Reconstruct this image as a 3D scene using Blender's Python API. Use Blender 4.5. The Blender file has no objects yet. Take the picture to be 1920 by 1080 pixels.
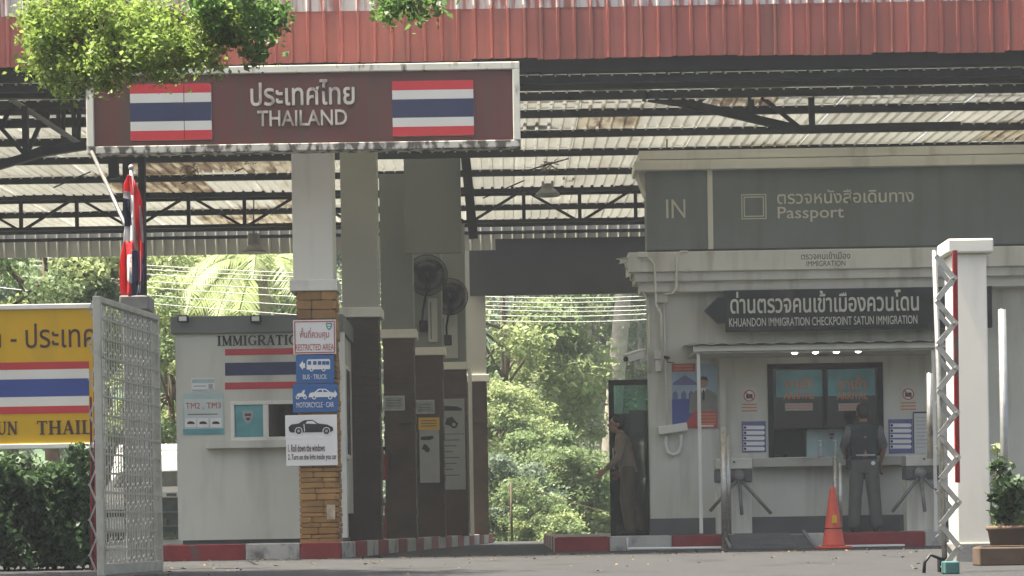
import bpy, bmesh, math, random
import numpy as np
from mathutils import Vector, Matrix
random.seed(7); np.random.seed(7)
sc = bpy.context.scene
COL = sc.collection
RAD = math.radians

# ------------------------------------------------------------------ camera
FPX = 4000.0                      # focal length in pixels of the 1920 px wide photograph
YAW = 0.0
ROLL = math.atan(0.0166)
CAMH = 0.37
PPY = 985.0                       # image row of the horizon
cam_d = bpy.data.cameras.new('camera'); cam = bpy.data.objects.new('camera', cam_d); COL.objects.link(cam)
FWD = Vector((-math.sin(YAW), math.cos(YAW), 0)); RGT0 = Vector((math.cos(YAW), math.sin(YAW), 0)); UP0 = Vector((0, 0, 1))
RGT = math.cos(ROLL) * RGT0 - math.sin(ROLL) * UP0
UPC = math.cos(ROLL) * UP0 + math.sin(ROLL) * RGT0
m = Matrix((RGT, UPC, -FWD)).transposed().to_4x4(); m.translation = (0, 0, CAMH)
cam.matrix_world = m
cam_d.sensor_width = 36; cam_d.lens = FPX / 1920 * 36
cam_d.shift_y = (PPY - 540) / 1920
cam_d.clip_start = 0.1; cam_d.clip_end = 3000
sc.camera = cam

# ------------------------------------------------------------------ sky, sun, exposure
SUN_EL, SUN_AZ = RAD(70), RAD(-92)          # azimuth from +Y towards +X
w = bpy.data.worlds.new('World'); sc.world = w; w.use_nodes = True
nt = w.node_tree; bg = nt.nodes['Background']
sky = nt.nodes.new('ShaderNodeTexSky'); sky.sky_type = 'NISHITA'; sky.sun_disc = False
sky.sun_elevation = SUN_EL; sky.sun_rotation = SUN_AZ; sky.dust_density = 7.0; sky.air_density = 0.8; sky.ozone_density = 0.3
nt.links.new(sky.outputs[0], bg.inputs[0]); bg.inputs[1].default_value = 0.076
sl = bpy.data.lights.new('sun', 'SUN'); sun = bpy.data.objects.new('sun', sl); COL.objects.link(sun)
sl.energy = 5.0; sl.angle = RAD(0.6); sl.color = (1.0, 0.93, 0.78)
sd = Vector((math.sin(SUN_AZ) * math.cos(SUN_EL), math.cos(SUN_AZ) * math.cos(SUN_EL), math.sin(SUN_EL)))
sun.rotation_euler = sd.to_track_quat('Z', 'Y').to_euler(); sun.location = (0, 0, 60)
sc.view_settings.view_transform = 'Standard'; sc.view_settings.look = 'None'
sc.view_settings.gamma = 1.0; sc.view_settings.exposure = 1.98
sc.view_settings.use_curve_mapping = False
sc.render.engine = 'CYCLES'; sc.cycles.use_denoising = True
sc.cycles.max_bounces = 5; sc.cycles.diffuse_bounces = 3; sc.cycles.glossy_bounces = 2; sc.cycles.transmission_bounces = 3; sc.cycles.transparent_max_bounces = 8
sc.cycles.caustics_reflective = False; sc.cycles.caustics_refractive = False; sc.cycles.use_adaptive_sampling = True; sc.cycles.adaptive_threshold = .02
sc.cycles.volume_bounces = 0; sc.cycles.sample_clamp_indirect = 8
sc.render.resolution_x = 1024; sc.render.resolution_y = 576

# ------------------------------------------------------------------ photo pixel -> place on a plane of known depth
def ray(x, y): return FWD + (x - 960) / FPX * RGT + (PPY - y) / FPX * UPC
def P(x, y, Y):
    d = ray(x, y); t = Y / d.y
    return Vector((d.x * t, Y, CAMH + d.z * t))
def G(x, y, z=0.0):
    d = ray(x, y); t = (z - CAMH) / d.z
    return Vector((d.x * t, d.y * t, z))
def R(x0, y0, x1, y1, Y):
    xm, ym = (x0 + x1) / 2, (y0 + y1) / 2
    return (P(x0, ym, Y).x, P(x1, ym, Y).x, P(xm, y1, Y).z, P(xm, y0, Y).z)   # X0 X1 Z0 Z1

# ------------------------------------------------------------------ materials
def lin(r, g, b):
    f = lambda c: (c / 255 / 12.92) if c / 255 <= .04045 else ((c / 255 + .055) / 1.055) ** 2.4
    return (f(r), f(g), f(b))
MATS = {}
def mat(name, col, rough=.65, var=.12, scale=5.0, metal=0.0, bump=0.0, bscale=40, spec=.4,
        dirt=None, dirt_lo=.52, dirt_hi=.7, dirt_scale=(1.5, 1.5, 1.5), emit=0, trans=0.0, coat=0, ovar=0.0):
    if name in MATS: return MATS[name]
    M = bpy.data.materials.new(name); M.use_nodes = True
    n = M.node_tree.nodes; l = M.node_tree.links; bs = n['Principled BSDF']; out = n['Material Output']
    geo = n.new('ShaderNodeNewGeometry')
    def noise(sc_, vec=None, det=4):
        t = n.new('ShaderNodeTexNoise'); t.inputs['Scale'].default_value = sc_; t.inputs['Detail'].default_value = det
        l.new(vec if vec else geo.outputs['Position'], t.inputs['Vector']); return t.outputs['Fac']
    mx = n.new('ShaderNodeMix'); mx.data_type = 'RGBA'
    mx.inputs[6].default_value = (*[max(0, c * (1 - var)) for c in col], 1)
    mx.inputs[7].default_value = (*[min(1, c * (1 + var)) for c in col], 1)
    rp = n.new('ShaderNodeMapRange'); rp.inputs[1].default_value = .3; rp.inputs[2].default_value = .7
    l.new(noise(scale), rp.inputs[0]); l.new(rp.outputs[0], mx.inputs[0])
    cur = mx.outputs[2]
    if dirt:
        mp = n.new('ShaderNodeMapping'); mp.inputs['Scale'].default_value = dirt_scale
        l.new(geo.outputs['Position'], mp.inputs['Vector'])
        r2 = n.new('ShaderNodeMapRange'); r2.inputs[1].default_value = dirt_lo; r2.inputs[2].default_value = dirt_hi
        l.new(noise(1.0, mp.outputs[0], 7), r2.inputs[0])
        m2 = n.new('ShaderNodeMix'); m2.data_type = 'RGBA'; m2.inputs[7].default_value = (*dirt, 1)
        l.new(cur, m2.inputs[6]); l.new(r2.outputs[0], m2.inputs[0]); cur = m2.outputs[2]
    if ovar:
        oi = n.new('ShaderNodeObjectInfo'); mr = n.new('ShaderNodeMapRange'); mr.inputs[3].default_value = 1 - ovar; mr.inputs[4].default_value = 1 + ovar
        l.new(oi.outputs['Random'], mr.inputs[0]); vm = n.new('ShaderNodeVectorMath'); vm.operation = 'SCALE'
        l.new(cur, vm.inputs[0]); l.new(mr.outputs[0], vm.inputs['Scale']); cur = vm.outputs[0]
    l.new(cur, bs.inputs['Base Color'])
    bs.inputs['Roughness'].default_value = rough; bs.inputs['Metallic'].default_value = metal
    bs.inputs['Specular IOR Level'].default_value = spec; bs.inputs['Coat Weight'].default_value = coat
    if bump:
        b = n.new('ShaderNodeBump'); b.inputs['Strength'].default_value = bump; b.inputs['Distance'].default_value = .01
        l.new(noise(bscale), b.inputs['Height']); l.new(b.outputs[0], bs.inputs['Normal'])
    if emit:
        l.new(cur, bs.inputs['Emission Color']); bs.inputs['Emission Strength'].default_value = emit
    if trans:
        tr = n.new('ShaderNodeBsdfTranslucent'); l.new(cur, tr.inputs[0])
        ms = n.new('ShaderNodeMixShader'); ms.inputs[0].default_value = trans
        l.new(bs.outputs[0], ms.inputs[1]); l.new(tr.outputs[0], ms.inputs[2]); l.new(ms.outputs[0], out.inputs['Surface'])
    MATS[name] = M; return M
def glass_mat(name, tint, refl=.12, rough=.03):
    M = bpy.data.materials.new(name); M.use_nodes = True
    n = M.node_tree.nodes; l = M.node_tree.links; n.remove(n['Principled BSDF'])
    t = n.new('ShaderNodeBsdfTransparent'); t.inputs[0].default_value = (*tint, 1)
    g = n.new('ShaderNodeBsdfGlossy'); g.inputs['Roughness'].default_value = rough; g.inputs[0].default_value = (.9, .95, .95, 1)
    fr = n.new('ShaderNodeFresnel'); fr.inputs[0].default_value = 1.5
    ad = n.new('ShaderNodeMath'); ad.operation = 'MULTIPLY_ADD'; ad.inputs[1].default_value = 1.0; ad.inputs[2].default_value = refl * .5
    l.new(fr.outputs[0], ad.inputs[0])
    x = n.new('ShaderNodeMixShader'); l.new(ad.outputs[0], x.inputs[0]); l.new(t.outputs[0], x.inputs[1]); l.new(g.outputs[0], x.inputs[2])
    l.new(x.outputs[0], n['Material Output'].inputs['Surface']); return M

M_red_sheet = mat('red painted sheet', (.34, .095, .07), .55, .16, 1.2, bump=.15, bscale=8, dirt=(.15, .07, .05), dirt_lo=.48, dirt_hi=.8, dirt_scale=(7, 7, .35), ovar=.14)
M_red_worn = mat('worn red sheet edge', (.33, .12, .1), .65, .2, 3, dirt=(.55, .5, .47), dirt_lo=.42, dirt_hi=.55, dirt_scale=(14, 4, 1.5))
M_roof = mat('translucent roof sheet', (.64, .64, .59), .5, .08, 1.5, trans=.105, dirt=(.48, .44, .34), dirt_lo=.55, dirt_hi=.8, dirt_scale=(4, .6, 1), ovar=.10)
M_roof_old = mat('rusted roof sheet', (.2, .145, .1), .7, .35, 5, trans=.12, dirt=(.5, .45, .33), dirt_lo=.5, dirt_hi=.6, dirt_scale=(7, 1, 1))
M_roof_stain = mat('stained roof sheet', (.58, .53, .42), .6, .15, 2, trans=.10, dirt=(.22, .16, .11), dirt_lo=.46, dirt_hi=.62, dirt_scale=(5, 1.4, 1))
M_rear = mat('grey rear cladding sheet', (.34, .34, .30), .5, .12, 2, trans=.10, dirt=(.25, .24, .21), dirt_lo=.5, dirt_hi=.8, dirt_scale=(4, 4, .4))
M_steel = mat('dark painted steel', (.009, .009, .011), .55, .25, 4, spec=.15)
M_steel_l = mat('grey steel tube', (.16, .16, .15), .45, .2, 4, metal=.4)
M_galv = mat('galvanised pipe', (.42, .42, .40), .4, .15, 9, metal=.7)
M_stain = mat('stainless steel', (.46, .45, .40), .35, .2, 12, metal=.8, dirt=(.2, .18, .15), dirt_lo=.55, dirt_hi=.75, dirt_scale=(12, 12, 12))
M_gate = mat('dull white gate steel', (.46, .45, .37), .42, .12, 8, metal=.25, dirt=(.28, .25, .2), dirt_lo=.55, dirt_hi=.75, dirt_scale=(6, 6, 6))
M_cream = mat('cream wall paint', (.60, .59, .495), .7, .08, 1.3, bump=.08, bscale=90, dirt=(.30, .28, .22), dirt_lo=.5, dirt_hi=.85, dirt_scale=(4, 4, .4))
M_cornice = mat('cream cornice paint', (.74, .73, .65), .65, .05, 1.5, bump=.06, bscale=80, dirt=(.40, .36, .27), dirt_lo=.52, dirt_hi=.85, dirt_scale=(4, 4, .6))
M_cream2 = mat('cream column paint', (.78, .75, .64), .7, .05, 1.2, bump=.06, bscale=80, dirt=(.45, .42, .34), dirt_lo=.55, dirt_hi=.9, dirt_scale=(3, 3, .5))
M_colshade_l = mat('pale shaded column paint', (.38, .38, .33), .7, .06, 1.2, bump=.06, bscale=80)  # lighter grey for the less shaded columns; the shade is put into the paint
M_colshade = mat('shaded column paint', (.20, .212, .19), .7, .06, 1.2, bump=.06, bscale=80, dirt=(.18, .18, .15), dirt_lo=.52, dirt_hi=.85, dirt_scale=(4, 4, .4))  # greyed further, with the deep shade under the roof put into the colour
M_white = mat('white trim paint', (.74, .72, .62), .55, .05, 2, dirt=(.5, .48, .4), dirt_lo=.55, dirt_hi=.85, dirt_scale=(3, 3, 1))
M_dgrey = mat('grey fascia panel', (.175, .20, .20), .55, .1, 1, spec=.3, dirt=(.14, .15, .14), dirt_lo=.5, dirt_hi=.8, dirt_scale=(4, 4, .35))
M_plinth = mat('dark grey plinth', (.085, .09, .088), .6, .15, 3)
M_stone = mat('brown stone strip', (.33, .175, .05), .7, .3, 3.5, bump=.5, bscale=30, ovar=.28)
M_stone_shade = mat('shaded stone cladding', (.055, .033, .02), .75, .2, 3, bump=.4, bscale=20)  # same brown stone, dimness low under the canopy darkened into its colour
M_grout = mat('dark joint', (.06, .035, .02), .9, .2, 10)
M_maroon = mat('maroon sign panel', (.125, .032, .025), .5, .12, 1, dirt=(.075, .05, .03), dirt_lo=.5, dirt_hi=.75, dirt_scale=(6, 6, .6))
M_frame = mat('weathered white frame', (.74, .72, .60), .6, .05, 3, dirt=(.13, .12, .09), dirt_lo=.55, dirt_hi=.68, dirt_scale=(9, 9, 3))
M_frame_d = mat('mouldy white frame', (.60, .58, .50), .65, .08, 3, dirt=(.085, .075, .06), dirt_lo=.46, dirt_hi=.56, dirt_scale=(9, 9, 5))
M_letter = mat('pale sign letters', (.62, .58, .48), .45, .1, 10, dirt=(.22, .17, .12), dirt_lo=.5, dirt_hi=.7, dirt_scale=(10, 10, 3))
M_flagred = mat('flag red', (.60, .035, .045), .5, .04, 2, spec=.3)
M_flagwhite = mat('flag white', (.70, .69, .62), .5, .04, 2, spec=.3)
M_flagblue = mat('flag blue', (.028, .036, .092), .5, .06, 2, spec=.3)
M_clred = mat('cloth red', (.72, .05, .06), .8, .08, 6, trans=.45)
M_clwhite = mat('cloth white', (.75, .75, .74), .8, .05, 6, trans=.35)
M_clblue = mat('cloth navy', (.035, .04, .085), .8, .1, 6, trans=.25)
M_yellow = mat('yellow sign panel', (.62, .37, .008), .5, .05, 2, spec=.35, dirt=(.5, .3, .02), dirt_lo=.55, dirt_hi=.85, dirt_scale=(4, 4, .8))
M_royal = mat('royal blue stripe', (.035, .065, .26), .5, .05, 2)
M_brick = mat('dull red stripe', (.48, .035, .04), .5, .06, 2)
M_ink = mat('dark brown lettering', (.06, .028, .016), .5, .1, 5)
M_black = mat('black print', (.007, .007, .008), .5, .1, 5)
M_redink = mat('red print', (.42, .05, .04), .5, .1, 5)
M_orange = mat('orange print', (.52, .20, .09), .5, .1, 5)
M_paper = mat('white panel', (.74, .73, .68), .5, .04, 4, dirt=(.6, .58, .5), dirt_lo=.6, dirt_hi=.85)
M_greypaper = mat('grey paper', (.34, .35, .33), .6, .1, 6)
M_blue = mat('blue sign panel', (.02, .105, .29), .45, .05, 4)
M_purple = mat('violet blue panel', (.11, .115, .27), .5, .06, 4)
M_teal = mat('teal print', (.10, .30, .30), .4, .35, 2.5)
M_tealpale = mat('pale teal print', (.36, .48, .45), .4, .2, 3)
M_sky_print = mat('pale blue print', (.27, .38, .46), .4, .12, 3)
M_asphalt = mat('road asphalt', (.025, .025, .026), .9, .2, 2.6, bump=.5, bscale=45, dirt=(.014, .014, .014), dirt_lo=.56, dirt_hi=.66, dirt_scale=(1.3, .7, 1))
M_conc = mat('concrete', (.26, .255, .235), .85, .14, 2, bump=.3, bscale=40, dirt=(.13, .125, .11), dirt_lo=.52, dirt_hi=.75, dirt_scale=(2, 2, 2))
M_kred = mat('kerb red paint', (.20, .014, .017), .6, .15, 4, bump=.25, bscale=30, dirt=(.11, .06, .055), dirt_lo=.58, dirt_hi=.75, dirt_scale=(5, 5, 5))
M_kwhite = mat('kerb white paint', (.40, .39, .34), .65, .1, 4, bump=.25, bscale=30, dirt=(.14, .13, .12), dirt_lo=.52, dirt_hi=.72, dirt_scale=(5, 5, 5))
M_earth = mat('grassy earth', (.07, .10, .035), .95, .35, .8, bump=.5, bscale=5)
M_hill = mat('wooded hill', (.045, .085, .03), .95, .5, .15, bump=.9, bscale=.8)
M_cone = mat('orange cone plastic', (.50, .06, .025), .45, .08, 6, dirt=(.3, .07, .04), dirt_lo=.6, dirt_hi=.8, dirt_scale=(6, 6, 6))
M_rubber = mat('black rubber', (.02, .02, .02), .7, .2, 8)
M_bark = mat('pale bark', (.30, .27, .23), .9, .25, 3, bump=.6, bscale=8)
M_bark_d = mat('brown bark', (.10, .075, .05), .9, .3, 4, bump=.6, bscale=10)
M_soil = mat('litter', (.08, .06, .04), .95, .3, 3)
def leafm(name, col, trans=.45, var=.35, scale=1.2): return mat(name, col, .5, var, scale, trans=trans, spec=.35)
L_bright = leafm('sunlit yellow green leaves', (.31, .37, .17), .5, .35, .9)  # this green and the mid green are paled; distance haze put into the colour
L_mid = leafm('mid green leaves', (.20, .27, .125), .45, .4, .6)
L_dark = leafm('dark green leaves', (.055, .098, .04), .35, .4, 1.0)
L_blue = leafm('hazed blue green leaves', (.16, .215, .15), .4, .35, .5)  # blued and paled leaves, haze and shade of the far wood in their colour
L_yell = leafm('yellowing leaves', (.32, .30, .05), .5, .3, .8)
L_fore = leafm('small glossy leaves', (.23, .32, .07), .5, .4, 7)
L_fore_d = leafm('deep green fine leaves', (.11, .20, .05), .45, .35, 4)
G_tint = glass_mat('tinted window glass', (.22, .27, .26), .03)
G_door = glass_mat('teal door glass', (.42, .60, .55), .02)
G_clear = glass_mat('clear glass', (.85, .9, .88), .10)
G_car = glass_mat('dark green car glass', (.05, .10, .085), .35)

# ------------------------------------------------------------------ mesh building
class MB:
    def __init__(s): s.v = []; s.f = []
    def box(s, x0, x1, y0, y1, z0, z1):
        b = len(s.v)
        s.v += [(x0, y0, z0), (x1, y0, z0), (x1, y1, z0), (x0, y1, z0), (x0, y0, z1), (x1, y0, z1), (x1, y1, z1), (x0, y1, z1)]
        s.f += [[b + i for i in q] for q in ((3, 2, 1, 0), (4, 5, 6, 7), (0, 1, 5, 4), (1, 2, 6, 5), (2, 3, 7, 6), (3, 0, 4, 7))]
        return s
    def beam(s, p, q, wd, ht=None, up=(0, 0, 1)):
        p, q = Vector(p), Vector(q); ht = wd if ht is None else ht
        d = (q - p).normalized(); a = d.cross(Vector(up))
        if a.length < 1e-4: a = d.cross(Vector((0, 1, 0)))
        a.normalize(); u = a.cross(d); a *= wd / 2; u *= ht / 2; b = len(s.v)
        for c in (p, q): s.v += [tuple(c - a - u), tuple(c + a - u), tuple(c + a + u), tuple(c - a + u)]
        s.f += [[b + i for i in t] for t in ((3, 2, 1, 0), (4, 5, 6, 7), (0, 1, 5, 4), (1, 2, 6, 5), (2, 3, 7, 6), (3, 0, 4, 7))]
        return s
    def tube(s, pts, r, n=8, r1=None, cap=True):
        pts = [Vector(p) for p in pts]; k = len(pts); b = len(s.v); r1 = r if r1 is None else r1
        prev = None
        for i, p in enumerate(pts):
            d = (pts[min(i + 1, k - 1)] - pts[max(i - 1, 0)]).normalized()
            a = d.cross(Vector((0, 0, 1)) if prev is None else prev)
            if prev is None:
                if a.length < 1e-3: a = d.cross(Vector((0, 1, 0)))
                a.normalize(); u = a.cross(d)
            else:
                u = (prev - d * prev.dot(d)).normalized(); a = d.cross(u)
            prev = u; rr = r[i] if isinstance(r, (list, tuple)) else r + (r1 - r) * i / max(1, k - 1)
            for j in range(n):
                t = 2 * math.pi * j / n; s.v.append(tuple(p + rr * (math.cos(t) * a + math.sin(t) * u)))
        for i in range(k - 1):
            for j in range(n):
                j2 = (j + 1) % n; s.f.append([b + i * n + j, b + i * n + j2, b + (i + 1) * n + j2, b + (i + 1) * n + j])
        if cap: s.f += [[b + j for j in range(n)][::-1], [b + (k - 1) * n + j for j in range(n)]]
        return s
    def lathe(s, prof, c, n=20, axis=(0, 0, 1)):
        ax = Vector(axis).normalized(); a = ax.orthogonal().normalized(); u = ax.cross(a); c = Vector(c); b = len(s.v); k = len(prof)
        for r, h in prof:
            for j in range(n):
                t = 2 * math.pi * j / n; s.v.append(tuple(c + ax * h + r * (math.cos(t) * a + math.sin(t) * u)))
        for i in range(k - 1):
            for j in range(n):
                j2 = (j + 1) % n; s.f.append([b + i * n + j, b + i * n + j2, b + (i + 1) * n + j2, b + (i + 1) * n + j])
        s.f += [[b + j for j in range(n)][::-1], [b + (k - 1) * n + j for j in range(n)]]
        return s
    def prism(s, pts, y0, y1):           # outline in X,Z pushed along Y
        b = len(s.v); n = len(pts)
        s.v += [(x, y0, z) for x, z in pts] + [(x, y1, z) for x, z in pts]
        s.f += [[b + i for i in range(n)], [b + n + i for i in range(n)][::-1]]
        s.f += [[b + i, b + n + i, b + n + (i + 1) % n, b + (i + 1) % n] for i in range(n)]
        return s
    def ell(s, c, r, n=14, k=9):
        c = Vector(c); b = len(s.v); r = (r, r, r) if not isinstance(r, (tuple, list)) else r
        for i in range(k + 1):
            ph = math.pi * i / k
            for j in range(n):
                t = 2 * math.pi * j / n
                s.v.append((c.x + r[0] * math.sin(ph) * math.cos(t), c.y + r[1] * math.sin(ph) * math.sin(t), c.z + r[2] * math.cos(ph)))
        for i in range(k):
            for j in range(n):
                j2 = (j + 1) % n; s.f.append([b + i * n + j, b + (i + 1) * n + j, b + (i + 1) * n + j2, b + i * n + j2])
        return s
    def caps(s, p, q, r0, r1, n=10):
        s.tube([p, q], r0, n, r1); s.ell(p, r0, n, 6); s.ell(q, r1, n, 6); return s
    def ext(s, vs, fs):
        b = len(s.v); s.v += [tuple(v) for v in vs]; s.f += [[b + i for i in f] for f in fs]; return s
    def mesh(s, name, mt, inv=None, smooth=False):
        me = bpy.data.meshes.new(name)
        v = s.v if inv is None else [tuple(inv @ Vector(p)) for p in s.v]
        me.from_pydata(v, [], s.f); me.materials.append(mt); me.update()
        if smooth: me.polygons.foreach_set('use_smooth', [True] * len(me.polygons))
        return me
def thing(name, label, cat, loc=(0, 0, 0), rz=0.0, group=None):
    o = bpy.data.objects.new(name, None); COL.objects.link(o); o.empty_display_size = .2
    o.location = loc; o.rotation_euler = (0, 0, rz); tag(o, label, cat, group); return o
def tag(o, label=None, cat=None, group=None, kind=None):
    for k, v in (('label', label), ('category', cat), ('group', group), ('kind', kind)):
        if v: o[k] = v
    return o
def root_of(o):
    while o.parent: o = o.parent
    return o
def part(parent, name, mb, mt, smooth=False, local=False, bevel=0, label=None):
    """mesh object under parent; vertices come in world space unless local"""
    inv = None
    if parent is not None and not local:
        r = root_of(parent); inv = (Matrix.Translation(r.location) @ Matrix.Rotation(r.rotation_euler.z, 4, 'Z')).inverted()
        if parent is not r: inv = Matrix.Translation(-parent.location) @ inv
    me = mb.mesh(name, mt, inv, smooth)
    o = bpy.data.objects.new(name, me); COL.objects.link(o); o.parent = parent
    if bevel:
        bv = o.modifiers.new('bevel', 'BEVEL'); bv.width = bevel; bv.segments = 2; bv.limit_method = 'ANGLE'
    if label: o['label'] = label
    return o
def solo(name, mb, mt, label, cat, group=None, smooth=False, bevel=0):
    o = part(None, name, mb, mt, smooth, bevel=bevel); tag(o, label, cat, group); return o
def struct(name, mb, mt, smooth=False, bevel=0):
    o = part(None, name, mb, mt, smooth, bevel=bevel); o['kind'] = 'structure'; return o
def copy_tree(o, parent=None):
    c = o.copy(); COL.objects.link(c); c.parent = parent
    for ch in list(o.children): copy_tree(ch, c)
    return c
# shared bevelled unit block for stones, strips and kerb pieces
def unit_block(name, mt, bev=.06):
    bm = bmesh.new(); bmesh.ops.create_cube(bm, size=1)
    bmesh.ops.bevel(bm, geom=bm.edges[:], offset=bev, segments=1, affect='EDGES')
    me = bpy.data.meshes.new(name); bm.to_mesh(me); bm.free(); me.materials.append(mt); return me
def block(parent, name, me, c, size, rz=0):
    o = bpy.data.objects.new(name, me); COL.objects.link(o); o.parent = parent
    r = root_of(parent) if parent else None
    o.location = Vector(c) - (r.location if r else Vector()); o.scale = size; o.rotation_euler.z = rz; return o

# ------------------------------------------------------------------ lettering
TONE = '\u0e48\u0e49\u0e4a\u0e4b'; UPV = '\u0e31\u0e34\u0e35\u0e36\u0e37'
def raw_text(body, offset=0.0):
    c = bpy.data.curves.new('lettering', 'FONT'); c.body = body; c.offset = offset; c.resolution_u = 3
    o = bpy.data.objects.new('lettering', c); COL.objects.link(o)
    bpy.context.view_layer.update()
    me = bpy.data.meshes.new_from_object(o.evaluated_get(bpy.context.evaluated_depsgraph_get()))
    vs = [tuple(v.co)[:2] for v in me.vertices]; fs = [list(p.vertices) for p in me.polygons]
    bpy.data.objects.remove(o); bpy.data.curves.remove(c); bpy.data.meshes.remove(me)
    return vs, fs
def advance(s):
    if not s: return 0.0
    a = max(v[0] for v in raw_text(s + '|')[0]); b = max(v[0] for v in raw_text('|')[0]); return a - b
def text2d(body, offset=0.0):
    clean = ''; marks = []
    for i, ch in enumerate(body):
        if ch in TONE and i and body[i - 1] in UPV: marks.append((clean, ch))
        else: clean += ch
    vs, fs = raw_text(clean, offset)
    for pre, ch in marks:
        mv, mf = raw_text(ch, offset); ax = advance(pre); b = len(vs)
        vs += [(x + ax, y + .21) for x, y in mv]; fs += [[b + i for i in f] for f in mf]
    return vs, fs
def put_text(parent, name, body, rect, Y, mt, offset=0.0, depth=.004, prefix=None):
    """flat lettering fitted to a rectangle X0,X1,Z0,Z1 just in front of plane Y (facing -Y)"""
    vs, fs = text2d(body, offset)
    ref = text2d(prefix, offset)[0] if prefix else vs
    x0 = min(v[0] for v in ref); x1 = max(v[0] for v in ref); y0 = min(v[1] for v in ref); y1 = max(v[1] for v in ref)
    X0, X1, Z0, Z1 = rect; sx = (X1 - X0) / (x1 - x0); sz = (Z1 - Z0) / (y1 - y0)
    mb = MB(); n = len(vs)
    q = [(X0 + (x - x0) * sx, Z0 + (y - y0) * sz) for x, y in vs]
    mb.v = [(x, Y - depth, z) for x, z in q]; mb.f = [list(f) for f in fs]
    if depth > .01:                                   # letters that stand proud get sides
        ed = {}
        for f in fs:
            for i in range(len(f)):
                e = (f[i], f[(i + 1) % len(f)]); ed[e] = 1
        mb.v += [(x, Y, z) for x, z in q]
        mb.f += [[a, a + n, b + n, b] for (a, b) in ed if (b, a) not in ed]
    return part(parent, name, mb, mt)
SERIF = {  # strokes: (x0,y0,x1,y1,thickness); unit cell, serifs added by hand
 'I': (.42, [(.21, 0, .21, 1, .15), (.03, .02, .39, .02, .05), (.03, .98, .39, .98, .05)]),
 'M': (1.0, [(.16, 0, .16, 1, .06), (.84, 0, .84, 1, .15), (.18, .98, .5, .06, .14), (.5, .06, .82, .98, .06), (.02, .02, .3, .02, .05), (.68, .02, .99, .02, .05), (.03, .98, .22, .98, .05), (.8, .98, .98, .98, .05)]),
 'R': (.85, [(.2, 0, .2, 1, .15), (.03, .02, .38, .02, .05), (.03, .97, .55, .97, .06), (.55, .96, .68, .86, .08), (.68, .86, .68, .64, .14), (.68, .64, .55, .52, .08), (.2, .5, .55, .5, .06), (.42, .5, .72, .03, .14), (.66, .02, .86, .02, .05)]),
 'A': (.85, [(.42, 1, .13, 0, .06), (.42, 1, .7, 0, .15), (.22, .32, .6, .32, .05), (.02, .02, .26, .02, .05), (.55, .02, .84, .02, .05)]),
 'T': (.78, [(.39, 0, .39, 1, .15), (.05, .97, .73, .97, .06), (.06, .97, .06, .78, .05), (.72, .97, .72, .78, .05), (.22, .02, .56, .02, .05)]),
 'G': (.88, [(.14, .3, .14, .7, .15), (.14, .7, .3, .93, .11), (.3, .93, .52, .98, .06), (.52, .98, .72, .88, .06), (.74, .98, .74, .74, .05), (.14, .3, .3, .07, .11), (.3, .07, .5, .02, .06), (.5, .02, .72, .1, .07), (.72, .06, .72, .42, .14), (.52, .43, .86, .43, .05)]),
 'O': (.88, [(.13, .32, .13, .68, .15), (.75, .32, .75, .68, .15), (.13, .68, .28, .92, .11), (.28, .92, .44, .98, .06), (.44, .98, .6, .92, .06), (.6, .92, .75, .68, .11), (.13, .32, .28, .08, .11), (.28, .08, .44, .02, .06), (.44, .02, .6, .08, .06), (.6, .08, .75, .32, .11)]),
 'N': (.9, [(.15, 0, .15, .98, .06), (.75, 0, .75, .98, .06), (.16, .97, .74, .03, .15), (.02, .02, .28, .02, .05), (.62, .98, .88, .98, .05), (.03, .98, .2, .98, .05)]),
 'U': (.88, [(.18, .28, .18, .98, .15), (.7, .28, .7, .98, .06), (.18, .28, .28, .09, .12), (.28, .09, .45, .03, .07), (.45, .03, .6, .08, .06), (.6, .08, .7, .28, .06), (.02, .98, .36, .98, .05), (.58, .98, .84, .98, .05)]),
 'H': (.95, [(.2, 0, .2, 1, .15), (.75, 0, .75, 1, .15), (.2, .5, .75, .5, .06), (.03, .02, .37, .02, .05), (.03, .98, .37, .98, .05), (.58, .02, .92, .02, .05), (.58, .98, .92, .98, .05)]),
 'L': (.76, [(.2, 0, .2, 1, .15), (.03, .98, .4, .98, .05), (.03, .03, .68, .03, .06), (.69, .02, .69, .26, .05)]),
 'D': (.9, [(.2, 0, .2, 1, .15), (.03, .97, .5, .97, .06), (.03, .03, .5, .03, .06), (.5, .97, .68, .85, .08), (.68, .85, .76, .66, .12), (.76, .66, .76, .34, .15), (.76, .34, .68, .15, .12), (.68, .15, .5, .03, .08)]),
 ' ': (.6, [])}
def serif_text(parent, name, body, rect, Y, mt, depth=.012):
    X0, X1, Z0, Z1 = rect; tot = sum(SERIF[c][0] + .04 for c in body); sx = (X1 - X0) / tot; sz = Z1 - Z0
    mb = MB(); cx = 0; k = 0
    for c in body:
        wd, st = SERIF[c]
        for (a, b, c_, d, t) in st:
            p = Vector((X0 + (cx + a) * sx, 0, Z0 + b * sz)); q = Vector((X0 + (cx + c_) * sx, 0, Z0 + d * sz))
            dr = (q - p).normalized(); nn = Vector((-dr.z, 0, dr.x)) * (t * 1.25 + .03) * sz * .5; e = dr * t * sz * .12; k += 1
            yy = Y - depth - .0003 * (k % 9)
            b0 = len(mb.v)
            for pt in (p - e - nn, q + e - nn, q + e + nn, p - e + nn): mb.v.append((pt.x, yy, pt.z))
            mb.f.append([b0, b0 + 1, b0 + 2, b0 + 3])
        cx += wd + .04
    return part(parent, name, mb, mt)
def rect_mb(r, Y, th=.004): return MB().box(r[0], r[1], Y - th, Y, r[2], r[3])
def bar(parent, name, px, Y, mt, th=.004, bevel=0):
    return part(parent, name, rect_mb(R(*px, Y), Y, th), mt, bevel=bevel)
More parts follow.
